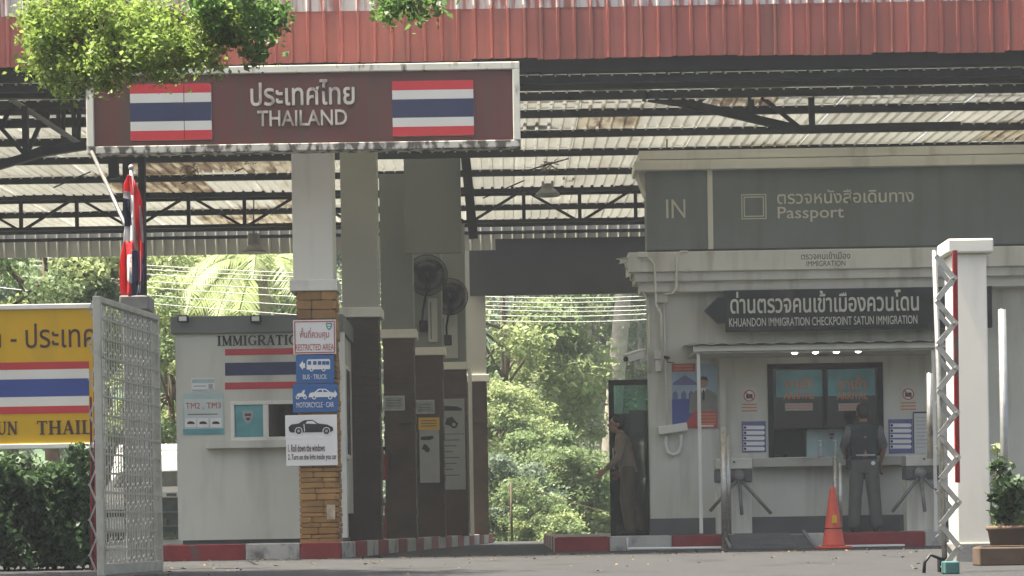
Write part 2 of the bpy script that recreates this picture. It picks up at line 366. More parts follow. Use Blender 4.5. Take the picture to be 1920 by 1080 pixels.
def board(name, label, cat, px, Y, mt, th=.02, group=None, bevel=.003):
    r = R(*px, Y); t = thing(name, label, cat, ((r[0] + r[1]) / 2, Y, r[2]), group=group)
    part(t, 'panel', rect_mb(r, Y, th), mt, bevel=bevel); return t

# ================================================================== ground and setting
struct('ground', MB().box(-400, 400, -60, 700, -.3, -.02), M_earth)
struct('road', MB().box(-60, 60, -40, 49, -.2, 0), M_asphalt)
def smooth_hill():
    mb = MB(); nx, ny = 60, 14
    for j in range(ny):
        for i in range(nx):
            x = -160 + 320 * i / (nx - 1); y = 125 + 150 * j / (ny - 1); s = j / (ny - 1)
            h = 24 * math.sin(min(1, s * 1.3) * math.pi / 2) * (1 + .18 * math.sin(x * .05) + .1 * math.sin(x * .13 + 2)) + random.uniform(-1.2, 1.2) * s
            mb.v.append((x, y, h - 1))
    mb.f = [[j * nx + i, j * nx + i + 1, (j + 1) * nx + i + 1, (j + 1) * nx + i] for j in range(ny - 1) for i in range(nx - 1)]
    return mb
struct('hills', smooth_hill(), M_hill, smooth=True)

KZ = .20                                # kerb height
# ---- left traffic island (under the booth and the columns)
IY = 26.15; IX1 = P(640, 1030, IY).x
IX2 = P(905, 1020, 43.9).x; ISL = (IX2 - IX1) / (43.9 - IY)
def isl_x(y): return IX1 + (y - IY) * ISL
mb = MB(); zt_ = KZ - .012
mb.ext([(-14, IY + .16, -.1), (isl_x(IY + .16) - .16, IY + .16, -.1), (isl_x(47) - .16, 47, -.1), (-14, 47, -.1), (-14, IY + .16, zt_), (isl_x(IY + .16) - .16, IY + .16, zt_), (isl_x(47) - .16, 47, zt_), (-14, 47, zt_)],
       [(3, 2, 1, 0), (4, 5, 6, 7), (0, 1, 5, 4), (1, 2, 6, 5), (2, 3, 7, 6), (3, 0, 4, 7)])
isl = struct('traffic_island', mb, M_conc)
kr = unit_block('kerb_red', M_kred, .05); kw = unit_block('kerb_white', M_kwhite, .05)
edges = [P(x, 1030, IY).x for x in (633, 562, 460, 300)]
x1 = IX1; i = 0
segs = [(IX1, edges[1], kr), (edges[1], edges[2], kw), (edges[2], edges[3], kr)]
x = edges[3]
while x > -13.5: segs.append((x, x - 1.05, kw if i % 2 == 0 else kr)); x -= 1.05; i += 1
for a, b, me in segs: block(isl, 'kerb_stone', me, ((a + b) / 2, IY + .08, KZ / 2 - .02), (abs(a - b) - .008, .16, KZ + .04))
y = IY + .17; i = 0
while y < 46: block(isl, 'kerb_stone', kw if i % 2 == 0 else kr, (isl_x(y + .5) - .08, y + .5, KZ / 2 - .02), (.16, .99, KZ + .04), -math.atan(ISL)); y += 1.0; i += 1
# ---- right traffic island (under the immigration office)
JY = 28.9; JX0 = P(1040, 1015, JY).x
isr = struct('office_island', MB().box(JX0 + .16, 9, JY + .16, 40, -.1, KZ - .012), M_conc)
cuts = [(1040, 1143, kr), (1143, 1260, kw), (1260, 1356, kr), (1512, 1546, kw), (1546, 1735, kr), (1735, 1830, kw), (1830, 1925, kr)]
for a, b, me in cuts:
    xa, xb = P(a, 1015, JY).x, P(b, 1015, JY).x
    block(isr, 'kerb_stone', me, ((xa + xb) / 2, JY + .08, KZ / 2 - .02), (xb - xa - .008, .16, KZ + .04))
y = JY + .17; i = 0
while y < 39: block(isr, 'kerb_stone', kw if i % 2 == 0 else kr, (JX0 + .08, y + .5, KZ / 2 - .02), (.16, .99, KZ + .04)); y += 1.0; i += 1

# ================================================================== canopy over the checkpoint
can = thing('checkpoint_canopy', 'large steel framed canopy with red corrugated fascia and pale roof sheets', 'canopy', (-3, 35, 0))
RA, RB = 4.605 + CAMH, .033
def roofz(Y): return RA + RB * Y
PUR = [25.9, 27.1, 28.5, 30.3, 32.2, 34.4, 37.0, 39.2, 42.0]
# ---- roof sheets: each a ribbed sheet spanning one bay
SW = .86
def roof_sheet_mesh(Y0, Y1, mt):
    n = 5; prof = []
    for k in range(n):
        x = k * SW / n
        prof += [(x, 0), (x + .105, 0), (x + .115, .045), (x + .15, .045), (x + .16, 0)]
    prof.append((SW + .01, 0)); mb = MB()
    for (yy, zz) in ((Y0 - .06, roofz(Y0 - .06)), (Y1 + .02, roofz(Y1 + .02))):
        for (px, pz) in prof: mb.v.append((px, yy, zz + pz + (.006 if yy < Y0 else 0)))
    k = len(prof); mb.f = [[i, i + 1, k + i + 1, k + i] for i in range(k - 1)]
    return mb
smesh = {}
cl = can.location
rot_px = [(p.x, p.y) for p in (P(300, 300, 33.3), P(375, 305, 33.3), P(330, 335, 35.5), P(300, 335, 35.5))]
for b in range(len(PUR) - 1):
    for k in range(31):
        xx = -16.2 + k * SW; cxm = xx + SW / 2; cym = (PUR[b] + PUR[b + 1]) / 2
        kind = 'old' if any(abs(cxm - rx) < .62 and abs(cym - ry) < 1.3 for rx, ry in rot_px) else ('stain' if random.random() < .12 else 'new')
        key = (b, kind)
        if key not in smesh:
            me = roof_sheet_mesh(PUR[b], PUR[b + 1], None).mesh('roof_sheet', {'old': M_roof_old, 'stain': M_roof_stain, 'new': M_roof}[kind]); smesh[key] = me
        o = bpy.data.objects.new('roof_sheet', smesh[key]); COL.objects.link(o); o.parent = can
        o.location = Vector((xx, 0, .018 * (k % 2) + (.02 if kind == 'old' else 0))) - cl
for Yp in PUR:                                              # purlins with pale blocks at each rib, standing in for light seeping over them
    h = .10
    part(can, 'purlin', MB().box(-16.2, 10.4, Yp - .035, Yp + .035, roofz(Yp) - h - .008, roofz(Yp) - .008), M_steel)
    bm_ = MB()
    for k in range(150):
        xx = -16.2 + .172 * k + .13; bm_.box(xx - .014, xx + .014, Yp - .06, Yp - .036, roofz(Yp) - .03, roofz(Yp) - .004)
    part(can, 'light_dots', bm_, M_galv)['kind'] = 'stuff'
# ---- red fascia in front
FYZ = P(800, 114, 25.6).z; FZ1 = P(800, 14, 25.6).z; FTOP = FZ1 + .45
def fascia_mesh(mt, z0, z1, pitch=.2, n=4):
    mb = MB(); prof = []
    for k in range(n):
        x = k * pitch; prof += [(x, 0), (x + .03, 0), (x + .045, -.028), (x + .065, -.028), (x + .08, 0)]
    prof.append((n * pitch + .008, 0)); k = len(prof)
    for zz in (z0, z1):
        for px, py in prof: mb.v.append((px, py, zz))
    mb.f = [[i, i + 1, k + i + 1, k + i] for i in range(k - 1)]
    return mb.mesh('fascia_sheet', mt)
fm = fascia_mesh(M_red_sheet, 0, FZ1 - FYZ); fw = fascia_mesh(M_red_worn, 0, .45)
for k in range(27):
    xx = -12.4 + .8 * k
    o = bpy.data.objects.new('fascia_sheet', fm); COL.objects.link(o); o.parent = can
    o.location = Vector((xx, 25.6 - .006 * (k % 2), FYZ + random.uniform(-.012, .012))) - cl; o.rotation_euler.y = RAD(random.uniform(-.25, .25))
    o = bpy.data.objects.new('fascia_cap', fw); COL.objects.link(o); o.parent = can; o.location = Vector((xx, 25.585 + .006 * (k % 2), FZ1 - .03)) - cl
part(can, 'fascia_rail', MB().box(-12.4, 9.2, 25.66, 25.74, FYZ + .05, FYZ + .13), M_steel)
part(can, 'gap_panel', MB().box(-12.4, 9.2, 25.76, 25.88, roofz(25.8) + .005, FYZ + .45), M_steel)  # dark panel added to close the sky gap and keep the roof front dark
# ---- trusses
def truss(name, mb): return part(can, name, mb, M_steel)
def web(mb, pts, Y, wd): 
    for a, b in pts: mb.beam(P(*a, Y), P(*b, Y), wd, wd)
gY = 26.25                                                  # deep front girder just behind the fascia
zt, zm, zb = P(1050, 116, gY).z, P(1050, 144, gY).z, P(1050, 162, gY).z
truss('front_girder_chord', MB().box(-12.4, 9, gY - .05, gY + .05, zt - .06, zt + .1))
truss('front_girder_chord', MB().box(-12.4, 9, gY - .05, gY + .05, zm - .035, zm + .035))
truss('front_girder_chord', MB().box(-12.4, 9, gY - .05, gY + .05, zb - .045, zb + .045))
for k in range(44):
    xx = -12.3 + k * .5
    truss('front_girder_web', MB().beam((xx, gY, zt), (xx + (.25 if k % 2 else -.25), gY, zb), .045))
# left tapering truss with its stub lattice
tY = 26.9; tl = part(can, 'left_truss', MB().tube([P(-120, 95, tY), P(0, 172, tY), P(160, 277, tY)], .035, 8), M_steel_l)
mb = MB(); pts = [P(-160, 345, tY), P(0, 310, tY), P(80, 286, tY), P(162, 273, tY)]
for a, b in zip(pts, pts[1:]): mb.beam(a, b, .09, .1)
part(tl, 'chord', mb, M_steel)
for a, b, wd in [((47, 200), (49, 292), .075), ((47, 290), (2, 240), .05), ((50, 290), (78, 226), .05), ((52, 288), (128, 260), .05), ((2, 240), (20, 200), .05), ((-60, 130), (-58, 322), .07), ((-58, 318), (-5, 240), .05)]:
    part(tl, 'web_member', MB().beam(P(*a, tY), P(*b, tY), wd), M_steel)
for k in range(12):                                         # hanging lattice of the left wing, crowded and dark
    xx = 5 + k * 14.5
    part(tl, 'hanger', MB().beam(P(xx, 128, tY + .5), P(xx + (4 if k % 2 else -3), 232 - (60 - k * 6 if k < 8 else 0) + k * 4, tY + .5), .05), M_steel)
for yy in (150, 178, 208, 232):
    part(tl, 'lattice_rail', MB().beam(P(-30, yy + 3, tY + .56), P(168, yy, tY + .56), .06, .08), M_steel)
# right tapering truss
uY = 28.0; tr = part(can, 'right_truss', MB().beam(P(960, 172, uY), P(2000, 150, uY), .1, .1), M_steel)
for a, b, wd in [((1085, 165), (1300, 197), .085), ((1300, 197), (1500, 243), .10), ((1500, 243), (1800, 236), .10), ((1182, 165), (1183, 180), .06), ((1295, 165), (1297, 195), .075), ((1407, 163), (1409, 222), .075),
                 ((1520, 160), (1523, 246), .075), ((1262, 168), (1292, 196), .05), ((1345, 164), (1304, 197), .05), ((1407, 165), (1500, 240), .05)]:
    part(tr, 'web_member', MB().beam(P(*a, uY), P(*b, uY), wd), M_steel)
# rear truss in W pattern
bY = 36.9; zt = P(150, 368, bY).z; zb = P(150, 428, bY).z
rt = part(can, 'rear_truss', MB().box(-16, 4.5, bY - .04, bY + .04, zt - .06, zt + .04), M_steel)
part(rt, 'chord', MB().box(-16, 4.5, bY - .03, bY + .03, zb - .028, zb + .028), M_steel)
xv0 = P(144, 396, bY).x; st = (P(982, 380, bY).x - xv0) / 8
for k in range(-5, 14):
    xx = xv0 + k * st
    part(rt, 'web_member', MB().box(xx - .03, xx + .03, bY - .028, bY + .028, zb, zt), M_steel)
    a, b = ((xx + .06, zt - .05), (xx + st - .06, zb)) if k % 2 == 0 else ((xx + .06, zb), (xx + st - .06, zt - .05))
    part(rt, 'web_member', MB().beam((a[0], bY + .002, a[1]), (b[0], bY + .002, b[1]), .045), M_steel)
# rear cladding sheets + girt + dark board
rY = 42.3; rz0 = P(150, 482, rY).z; rz1 = roofz(rY) + .05
rm = {}
def rear_sheet(z0, z1):
    mb = MB(); prof = []
    for k in range(4):
        x = k * .21; prof += [(x, 0), (x + .12, 0), (x + .14, -.03), (x + .17, -.03), (x + .19, 0)]
    prof.append((.845, 0)); k = len(prof)
    for zz in (z0, z1):
        for px, py in prof: mb.v.append((px, py, zz))
    mb.f = [[i, i + 1, k + i + 1, k + i] for i in range(k - 1)]
    return mb.mesh('rear_sheet', M_rear)
xb = P(905, 480, rY).x
m_long, m_short = rear_sheet(rz0, rz1), rear_sheet(P(1050, 446, rY).z, rz1)
for k in range(31):
    xx = -16.2 + .84 * k
    o = bpy.data.objects.new('rear_sheet', m_long if xx < xb else m_short); COL.objects.link(o); o.parent = can; o.location = Vector((xx, rY + .008 * (k % 2), 0)) - cl
gz = P(150, 450, rY).z
part(can, 'girt', MB().box(-16, 9, rY - .10, rY - .04, gz - .03, gz + .03), M_steel)
r = R(880, 440, 1330, 551, 43.2)
part(can, 'rear_board', MB().box(r[0], r[1] + 3, 43.2, 43.3, r[2], r[3]), mat('dark rear board', (.035, .036, .036), .6, .1, 2))
part(can, 'rear_board_trim', MB().box(r[0], r[1] + 3, 43.12, 43.195, r[3] - .02, r[3] + .03), M_galv)
# steel posts, bracing rods
part(can, 'steel_post', MB().beam(P(238, 285, 27.6), P(242, 1010, 27.6), .1), M_steel)
part(can, 'steel_post', MB().beam(P(266, 285, 27.9), P(272, 1010, 27.9), .09), M_steel)
part(can, 'steel_post', MB().beam(P(212, 285, 27.4), P(214, 335, 27.4), .12), M_steel)
part(can, 'steel_post', MB().beam(P(872, 286, 32.5), P(888, 447, 32.5), .14), M_steel)
hp = R(758, 284, 864, 474, 32.6); part(can, 'header_panel', MB().box(hp[0], hp[1], 32.6, 32.72, hp[2], roofz(32.6) - .03), M_colshade)
part(can, 'steel_post', MB().beam(P(880, 430, 43.0), P(1215, 434, 43.0), .14), M_steel)
for a, b, Yr in [((1012, 212), (1078, 236), 31), ((1135, 248), (1200, 266), 33), ((970, 325), (1250, 244), 33.5), ((1300, 228), (1345, 215), 33), ((905, 372), (1030, 318), 36), ((1030, 318), (1070, 300), 36), ((440, 322), (520, 290), 34), ((340, 345), (400, 322), 35), ((1255, 158), (1250, 282), 31.5), ((100, 352), (170, 322), 34)]:
    part(can, 'brace_rod', MB().tube([P(*a, Yr), P(*b, Yr)], .012, 6), M_steel)
M_nest = mat('dry twigs', (.2, .165, .12), .9, .3, 9)
NL = ('above the lamp in the gap', 'right of the maroon sign', 'right of the flag top', 'left of the nearest column top', 'low, left of the office fascia')
for ni, (a, Yr, s) in enumerate([((1030, 308), 33.8, .16), ((1180, 222), 31.5, .14), ((355, 318), 33.6, .16), ((470, 300), 33.2, .10), ((1065, 330), 36, .10)]):   # bird nests / rag bundles on the purlins
    p = P(*a, Yr); mb = MB()
    for q in range(22): mb.tube([p + Vector((random.uniform(-s, s), random.uniform(-.1, .1), random.uniform(-s * .7, s * .7))), p + Vector((random.uniform(-s, s), random.uniform(-.1, .1), random.uniform(-s * .9, s * .6)))], .007, 5)
    solo('bird_nest', mb, M_nest, 'straggly brown twig nest on a roof purlin, ' + NL[ni], 'nest', 'nests in the roof steel')

# ================================================================== columns
CW = .5
def column(k, Y, label):
    zl0, zl1 = LEDGE; sk = 26.4 / Y; X0 = (COLVP - (COLVP - COLPX) * sk - 960) / FPX * Y
    top = roofz(Y) - .2 if k < 5 else P(885, 455, Y).z
    t = thing('column', label, 'column', (X0 + CW / 2, Y + CW / 2, KZ - .012), group='canopy columns')
    part(t, 'shaft', MB().box(X0, X0 + CW, Y, Y + CW, zl1, top), M_cream2 if k == 0 else (M_colshade_l if k in (1, 5) else M_colshade), bevel=.008)
    part(t, 'ledge', MB().box(X0 - .04, X0 + CW + .05, Y - .045, Y + CW + .045, zl0, zl1), M_white, bevel=.008)
    if k == 0:
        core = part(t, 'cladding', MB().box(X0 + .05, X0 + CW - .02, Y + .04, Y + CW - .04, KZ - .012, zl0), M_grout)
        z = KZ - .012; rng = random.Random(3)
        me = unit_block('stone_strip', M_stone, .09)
        smooth_top = zl0 - .65
        while z < zl0 - .02:
            h = rng.uniform(.05, .085) if z < smooth_top else rng.uniform(.10, .13)
            h = min(h, zl0 - z)
            cuts_ = [0, rng.uniform(.3, .7), 1]
            for a, b in zip(cuts_, cuts_[1:]):
                pr = rng.uniform(0, .022) if z < smooth_top else rng.uniform(0, .004)
                xa, xb_ = X0 + .03 + (CW - .035) * a, X0 + .03 + (CW - .035) * b
                block(core, 'stone_strip', me, ((xa + xb_) / 2, Y + .03 - pr / 2, z + h / 2), (xb_ - xa - .006, .05 + pr, h - .006))
            pr = rng.uniform(0, .02)
            block(core, 'stone_strip', me, (X0 + CW - .012 + pr / 2, Y + CW / 2, z + h / 2), (.05 + pr, CW - .02, h - .006))
            z += h
    else:
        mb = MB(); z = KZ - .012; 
        core = part(t, 'cladding', MB().box(X0 + .035, X0 + CW - .015, Y + .03, Y + CW - .03, z, zl0), M_stone_shade)
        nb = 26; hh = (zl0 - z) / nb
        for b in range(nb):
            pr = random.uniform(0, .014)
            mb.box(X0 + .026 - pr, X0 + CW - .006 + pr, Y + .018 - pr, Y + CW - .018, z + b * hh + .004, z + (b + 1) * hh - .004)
        cs = part(core, 'stone_courses', mb, M_stone_shade); cs['kind'] = 'stuff'
    return t
COLVP = 1357.0; COLPX = 960 + P(550, 545, 26.4).x / 26.4 * FPX; LEDGE = (P(590, 545, 26.36).z, P(590, 524, 26.36).z)
lab = ['nearest canopy column, cream above a white ledge, brown stone strips below, carrying traffic signs',
       'second canopy column from the front, cream shaft above brown stone, just behind the booth',
       'third canopy column from the front with a small framed notice on its stone',
       'fourth canopy column from the front, behind the higher black wall fan',
       'fifth canopy column from the front, behind the lower black wall fan',
       'farthest canopy column, at the edge of the view of the trees']
YC = [26.4 + 3.4 * k for k in range(6)]
for k in range(6): column(k, YC[k], lab[k])

# ================================================================== the big maroon country sign
SY = 25.15
r = R(165, 137, 975, 285, SY)
r = (P(166, 210, SY).x, P(975, 200, SY).x, P(570, 286, SY).z, P(570, 127, SY).z)
sg = thing('country_sign', 'long maroon sign in weathered white frame reading THAILAND between two flag panels', 'sign', ((r[0] + r[1]) / 2, SY, r[2]))
part(sg, 'board', MB().box(r[0] + .02, r[1] - .02, SY - .10, SY + .06, r[2] + .02, r[3] - .02), M_maroon)
fwid = .085
for nm, bx, mt in (('frame_rail', (r[0], r[1], r[3] - fwid, r[3]), M_frame), ('frame_rail', (r[0], r[1], r[2], r[2] + fwid), M_frame_d),
                   ('frame_stile', (r[0], r[0] + fwid, r[2] + fwid, r[3] - fwid), M_frame), ('frame_stile', (r[1] - fwid, r[1], r[2] + fwid, r[3] - fwid), M_frame)):
    part(sg, nm, MB().box(bx[0], bx[1], SY - .15, SY + .08, bx[2], bx[3]), mt, bevel=.008)
part(sg, 'support_bracket', MB().box(r[0] + .3, r[0] + .36, SY + .08, 26.2, r[3] - .3, r[3] - .24).box(r[1] - .36, r[1] - .3, SY + .08, 26.2, r[3] - .3, r[3] - .24), M_steel)
def flag_panel(px, seams=False):
    q = R(*px, SY - .1); f = part(sg, 'flag_panel', MB().box(q[0], q[1], SY - .125, SY - .1, q[2], q[3]), M_paper)
    h = (q[3] - q[2]) / 6; z = q[2]
    for n_, mt in ((1, M_flagred), (1, M_flagwhite), (2, M_flagblue), (1, M_flagwhite), (1, M_flagred)):
        part(f, 'stripe', MB().box(q[0], q[1], SY - .131, SY - .1255, z, z + n_ * h - .001), mt); z += n_ * h
    if seams: part(f, 'seam', MB().box(q[0] + (q[1] - q[0]) * .66, q[0] + (q[1] - q[0]) * .668, SY - .1325, SY - .1315, q[2], q[3]), M_grout)
flag_panel((245, 158, 397, 263), True); flag_panel((736, 152, 888, 255))
put_text(sg, 'thai_lettering', 'ประเทศไทย', R(470, 150, 665, 198, SY - .1), SY - .1, M_letter, .012, .03)
put_text(sg, 'english_lettering', 'THAILAND', R(483, 207, 651, 236, SY - .1), SY - .1, M_letter, .008, .03)

# ================================================================== signs on the first column
CY = 26.36
t = board('restricted_area_sign', 'white sign with red border and green crest reading RESTRICTED AREA, topmost on the column', 'sign', (550, 600, 630, 664), CY, M_paper, .012)
for px in ((552, 602, 628, 604), (552, 660, 628, 662), (552, 604, 554, 660), (626, 604, 628, 660)): bar(t, 'border', px, CY - .013, M_redink, .002)
put_text(t, 'thai_lettering', 'พื้นที่ควบคุม', R(562, 614, 617, 638, CY - .012), CY - .013, M_redink, .006)
put_text(t, 'english_lettering', 'RESTRICTED AREA', R(554, 645, 626, 657, CY - .012), CY - .013, M_redink, .004)
def shield(parent, cx, cy, w_, h_, Y, mt, mt2):
    c = [(-.5, .42), (-.25, .5), (0, .42), (.25, .5), (.5, .42), (.46, -.05), (.25, -.35), (0, -.5), (-.25, -.35), (-.46, -.05)]
    q = P(cx, cy, Y); s = w_ * Y / FPX; h = h_ * Y / FPX
    e = part(parent, 'crest', MB().prism([(q.x + a * s, q.z + b * h) for a, b in c][::-1], Y - .003, Y), mt)
    part(e, 'crest_center', MB().prism([(q.x + a * s * .55, q.z + b * h * .55) for a, b in c][::-1], Y - .006, Y - .0035), mt2)
    part(e, 'crest_band', MB().box(q.x - s * .38, q.x + s * .38, Y - .008, Y - .0065, q.z - h * .05, q.z + h * .07), mt)
shield(t, 617, 612, 12, 15, CY - .013, M_teal, M_paper)
t = board('bus_truck_sign', 'blue sign with white bus and left arrow reading BUS TRUCK, below the restricted area sign', 'sign', (555, 666, 627, 719), CY - .004, M_blue, .012)
YB = CY - .018
def poly(parent, name, pts, Y, mt, th=.003):
    q = [P(a, b, Y) for a, b in pts]
    area = sum(q[i].x * q[(i + 1) % len(q)].z - q[(i + 1) % len(q)].x * q[i].z for i in range(len(q)))
    pp = [(v.x, v.z) for v in q]
    if area < 0: pp = pp[::-1]
    mb = MB(); n = len(pp); mb.prism(pp, Y - th, Y); return part(parent, name, mb, mt)
def disc(parent, name, cx, cy, rr, Y, mt, n=14, th=.003):
    return poly(parent, name, [(cx + rr * math.cos(2 * math.pi * i / n), cy + rr * math.sin(2 * math.pi * i / n)) for i in range(n)], Y, mt, th)
poly(t, 'arrow', [(561, 685), (568, 676), (568, 681), (572, 681), (572, 690), (568, 690), (568, 694)], YB, M_paper)
bus = poly(t, 'bus_symbol', [(575, 677), (577, 674), (617, 673), (619, 676), (619, 692), (575, 693)], YB, M_paper)
for a in (577, 587, 596, 604, 611): poly(bus, 'bus_window', [(a, 677), (a + 6.5, 677), (a + 6.5, 684), (a, 684)], YB - .0035, M_blue, .002)
for a in (584, 607): disc(bus, 'bus_wheel', a, 693, 3.4, YB - .0038, M_paper, th=.002); disc(bus, 'bus_wheel_hub', a, 693, 1.6, YB - .0065, M_blue, th=.001)
put_text(t, 'lettering', 'BUS · TRUCK', R(568, 702, 613, 711, YB), YB, M_paper, .006)
t = board('motorcycle_car_sign', 'wider blue sign with white motorcycle, car and right arrow reading MOTORCYCLE CAR', 'sign', (549, 720, 634, 773), CY - .008, M_blue, .012)
YB = CY - .022
car = poly(t, 'car_symbol', [(579, 742), (581, 737), (590, 735), (597, 729), (611, 729), (619, 735), (629, 737), (630, 744), (579, 745)], YB, M_paper)
car.location.y -= 0
for a in (589, 619): disc(car, 'car_wheel', a, 745, 4, YB - .0038, M_paper, th=.002); disc(car, 'car_wheel_hub', a, 745, 2, YB - .0065, M_blue, th=.001)
poly(car, 'car_window', [(594, 735), (599, 731), (604, 731), (604, 735)], YB - .0035, M_blue, .002); poly(car, 'car_window', [(606, 735), (606, 731), (610, 731), (615, 735)], YB - .0035, M_blue, .002)
mc = poly(t, 'motorcycle_symbol', [(556, 740), (560, 737), (565, 737), (568, 732), (571, 731), (572, 733), (570, 738), (574, 741), (572, 744), (558, 744)], YB, M_paper)
for a in (558, 572): disc(mc, 'motorcycle_wheel', a, 745, 3.6, YB - .0038, M_paper, th=.002); disc(mc, 'motorcycle_wheel_hub', a, 745, 1.8, YB - .0065, M_blue, th=.001)
poly(t, 'arrow', [(632.6, 739), (627.5, 731), (627.5, 736), (622.5, 736), (622.5, 741), (627.5, 741), (627.5, 747)], YB - .004, M_paper)
put_text(t, 'lettering', 'MOTORCYCLE · CAR', R(556, 754, 626, 764, YB), YB, M_paper, .006)
t = board('sports_car_sign', 'white sign with a black sports car silhouette, above the roll down the windows notice', 'sign', (535, 778, 632, 823), CY - .02, M_paper, .012)
YB = CY - .034
c = poly(t, 'car_silhouette', [(542, 808), (541, 801), (546, 796), (560, 794), (570, 788), (586, 787), (597, 794), (614, 796), (624, 801), (625, 807), (620, 810), (546, 811)], YB, M_black)
poly(c, 'car_window', [(573, 794), (576, 790), (586, 789), (594, 795)], YB - .0035, M_paper, .002)
poly(c, 'door_line', [(569, 795), (570.5, 795), (572, 809), (570.5, 809)], YB - .0035, M_paper, .002)
for a in (560, 612):
    disc(c, 'wheel', a, 808, 7.2, YB - .0038, M_paper, th=.002); disc(c, 'tyre', a, 808, 5.8, YB - .0065, M_black, 16, .001); disc(c, 'rim', a, 808, 2.8, YB - .008, M_greypaper, 12, .001)
t = board('roll_down_windows_notice', 'white notice of two lines about rolling down the windows and the car light', 'sign', (537, 823, 633, 873), CY - .02, M_paper, .012)
put_text(t, 'lettering', '1. Roll down the windows', R(540, 833, 609, 847, YB), YB, M_ink, .018)
put_text(t, 'lettering', '2. Turn on the light inside you car', R(540, 851, 631, 865, YB), YB, M_ink, .018)
p = P(621, 960, CY); solo('peeling_paper', MB().box(p.x - .05, p.x + .05, CY - .035, CY - .032, p.z - .09, p.z + .09), M_stone_shade if False else mat('weathered paper', (.42, .36, .24), .8, .3, 14), 'weathered scrap of paper stuck low on the stone of the nearest column', 'paper')

# ================================================================== immigration booth
BY = 27.9
b0 = R(331, 592, 640, 1011, BY); BD = 1.78; BX0, BX1, BZ0, BZ1 = b0
booth = thing('immigration_booth', 'cream immigration booth with grey roof band and national stripes, behind the nearest column', 'booth', ((BX0 + BX1) / 2, BY + BD / 2, KZ - .012))
M_booth = mat('booth wall paint', (.58, .575, .475), .55, .05, 1.2, dirt=(.33, .32, .26), dirt_lo=.48, dirt_hi=.9, dirt_scale=(3, 3, .5))
band = P(450, 625, BY).z
w0 = R(433, 751, 606, 826, BY)            # window opening
mb = MB(); 
mb.box(BX0, w0[0], BY, BY + .06, BZ0, band).box(w0[1], BX1, BY, BY + .06, BZ0, band).box(w0[0], w0[1], BY, BY + .06, BZ0, w0[2]).box(w0[0], w0[1], BY, BY + .06, w0[3], band)
part(booth, 'front_wall', mb, M_booth)
part(booth, 'corner_post', MB().box(BX1 - .02, BX1 + .06, BY - .012, BY + .07, BZ0 + .0, band), M_white, bevel=.006)
sz0 = P(655, 962, 28.5).z
part(booth, 'side_wall', MB().box(BX1 - .05, BX1 + .01, BY + .075, BY + BD, sz0, band), M_booth)
part(booth, 'left_wall', MB().box(BX0, BX0 + .06, BY + .061, BY + BD, BZ0, band), M_booth)
part(booth, 'back_wall', MB().box(BX0, BX1 - .06, BY + BD - .06, BY + BD - .001, BZ0, band), M_booth)
part(booth, 'floor', MB().box(BX0 + .07, BX1 - .07, BY + .07, BY + BD - .07, BZ0, BZ0 + .05), M_plinth)
part(booth, 'skirt', MB().box(BX0 + .05, BX1 - .03, BY + .05, BY + BD - .05, KZ - .012, BZ0), M_plinth)
part(booth, 'roof', MB().box(BX0 - .05, BX1 + .05, BY - .06, BY + BD + .06, band, BZ1), mat('booth roof grey', (.155, .165, .15), .55, .08, 2), bevel=.01)
wn = part(booth, 'window', MB().box(w0[0], w0[1], BY - .03, BY + .03, w0[3] - .05, w0[3]).box(w0[0], w0[1], BY - .03, BY + .03, w0[2], w0[2] + .05).box(w0[0], w0[0] + .05, BY - .03, BY + .03, w0[2] + .05, w0[3] - .05)
          .box(w0[1] - .05, w0[1], BY - .03, BY + .03, w0[2] + .05, w0[3] - .05), M_white, bevel=.004)
xm = P(499, 790, BY).x
part(wn, 'mullion', MB().box(xm - .035, xm + .035, BY - .032, BY + .028, w0[2] + .051, w0[3] - .051), M_white)
part(wn, 'pane', MB().box(xm + .035, w0[1] - .05, BY - .004, BY + .004, w0[2] + .05, w0[3] - .05), G_tint)
bl = part(wn, 'poster', MB().box(w0[0] + .055, xm - .04, BY - .006, BY + .002, w0[2] + .055, w0[3] - .055), M_teal)
shield(wn, 465, 782, 21, 26, BY - .008, M_greypaper, M_ink)
part(booth, 'window_sill', rect_mb(R(388, 826, 610, 840, BY - .001), BY - .001, .14), M_booth, bevel=.005)
for z0, z1, mt in ((653, 665, M_brick), (679, 703, M_flagblue), (716, 729, M_brick)): bar(booth, 'flag_stripe', (422, z0, 604, z1), BY - .0005, mt, .003)
serif_text(booth, 'lettering', 'IMMIGRATION', R(407, 629, 577, 647, BY), BY, M_black)
for cx in (345, 481):
    q = P(cx, 599, BY - .06); lm = part(booth, 'spotlight', MB().box(q.x - .07, q.x + .07, BY - .17, BY - .07, q.z - .045, q.z + .045), M_black, bevel=.008)
    part(lm, 'lens', MB().box(q.x - .05, q.x + .05, BY - .175, BY - .171, q.z - .03, q.z + .03), M_paper)
# side window of the booth
sw = (sz0 + .72, P(655, 685, 28.5).z)
sw_f = part(booth, 'side_window', MB().box(BX1 + .011, BX1 + .045, BY + .35, BY + 1.05, sw[0], sw[1]), M_white, bevel=.006)
part(sw_f, 'pane', MB().box(BX1 + .0455, BX1 + .049, BY + .42, BY + .66, sw[0] + .06, sw[1] - .06).box(BX1 + .0455, BX1 + .049, BY + .72, BY + .98, sw[0] + .06, sw[1] - .06), mat('side pane', (.06, .065, .065), .1, .1, 3))
t = board('form_poster', 'teal bordered poster reading TM2 and TM3 beside the booth window', 'poster', (343, 738, 420, 815), BY - .001, M_tealpale, .006, bevel=0)
YB = BY - .008
bar(t, 'white_field', (346, 748, 418, 803), YB + .0005, mat('pale mint print', (.52, .58, .52), .5, .1, 4), .001)
put_text(t, 'lettering', 'TM2 , TM3', R(348, 755, 414, 768, YB - .001), YB - .001, M_redink, .0)
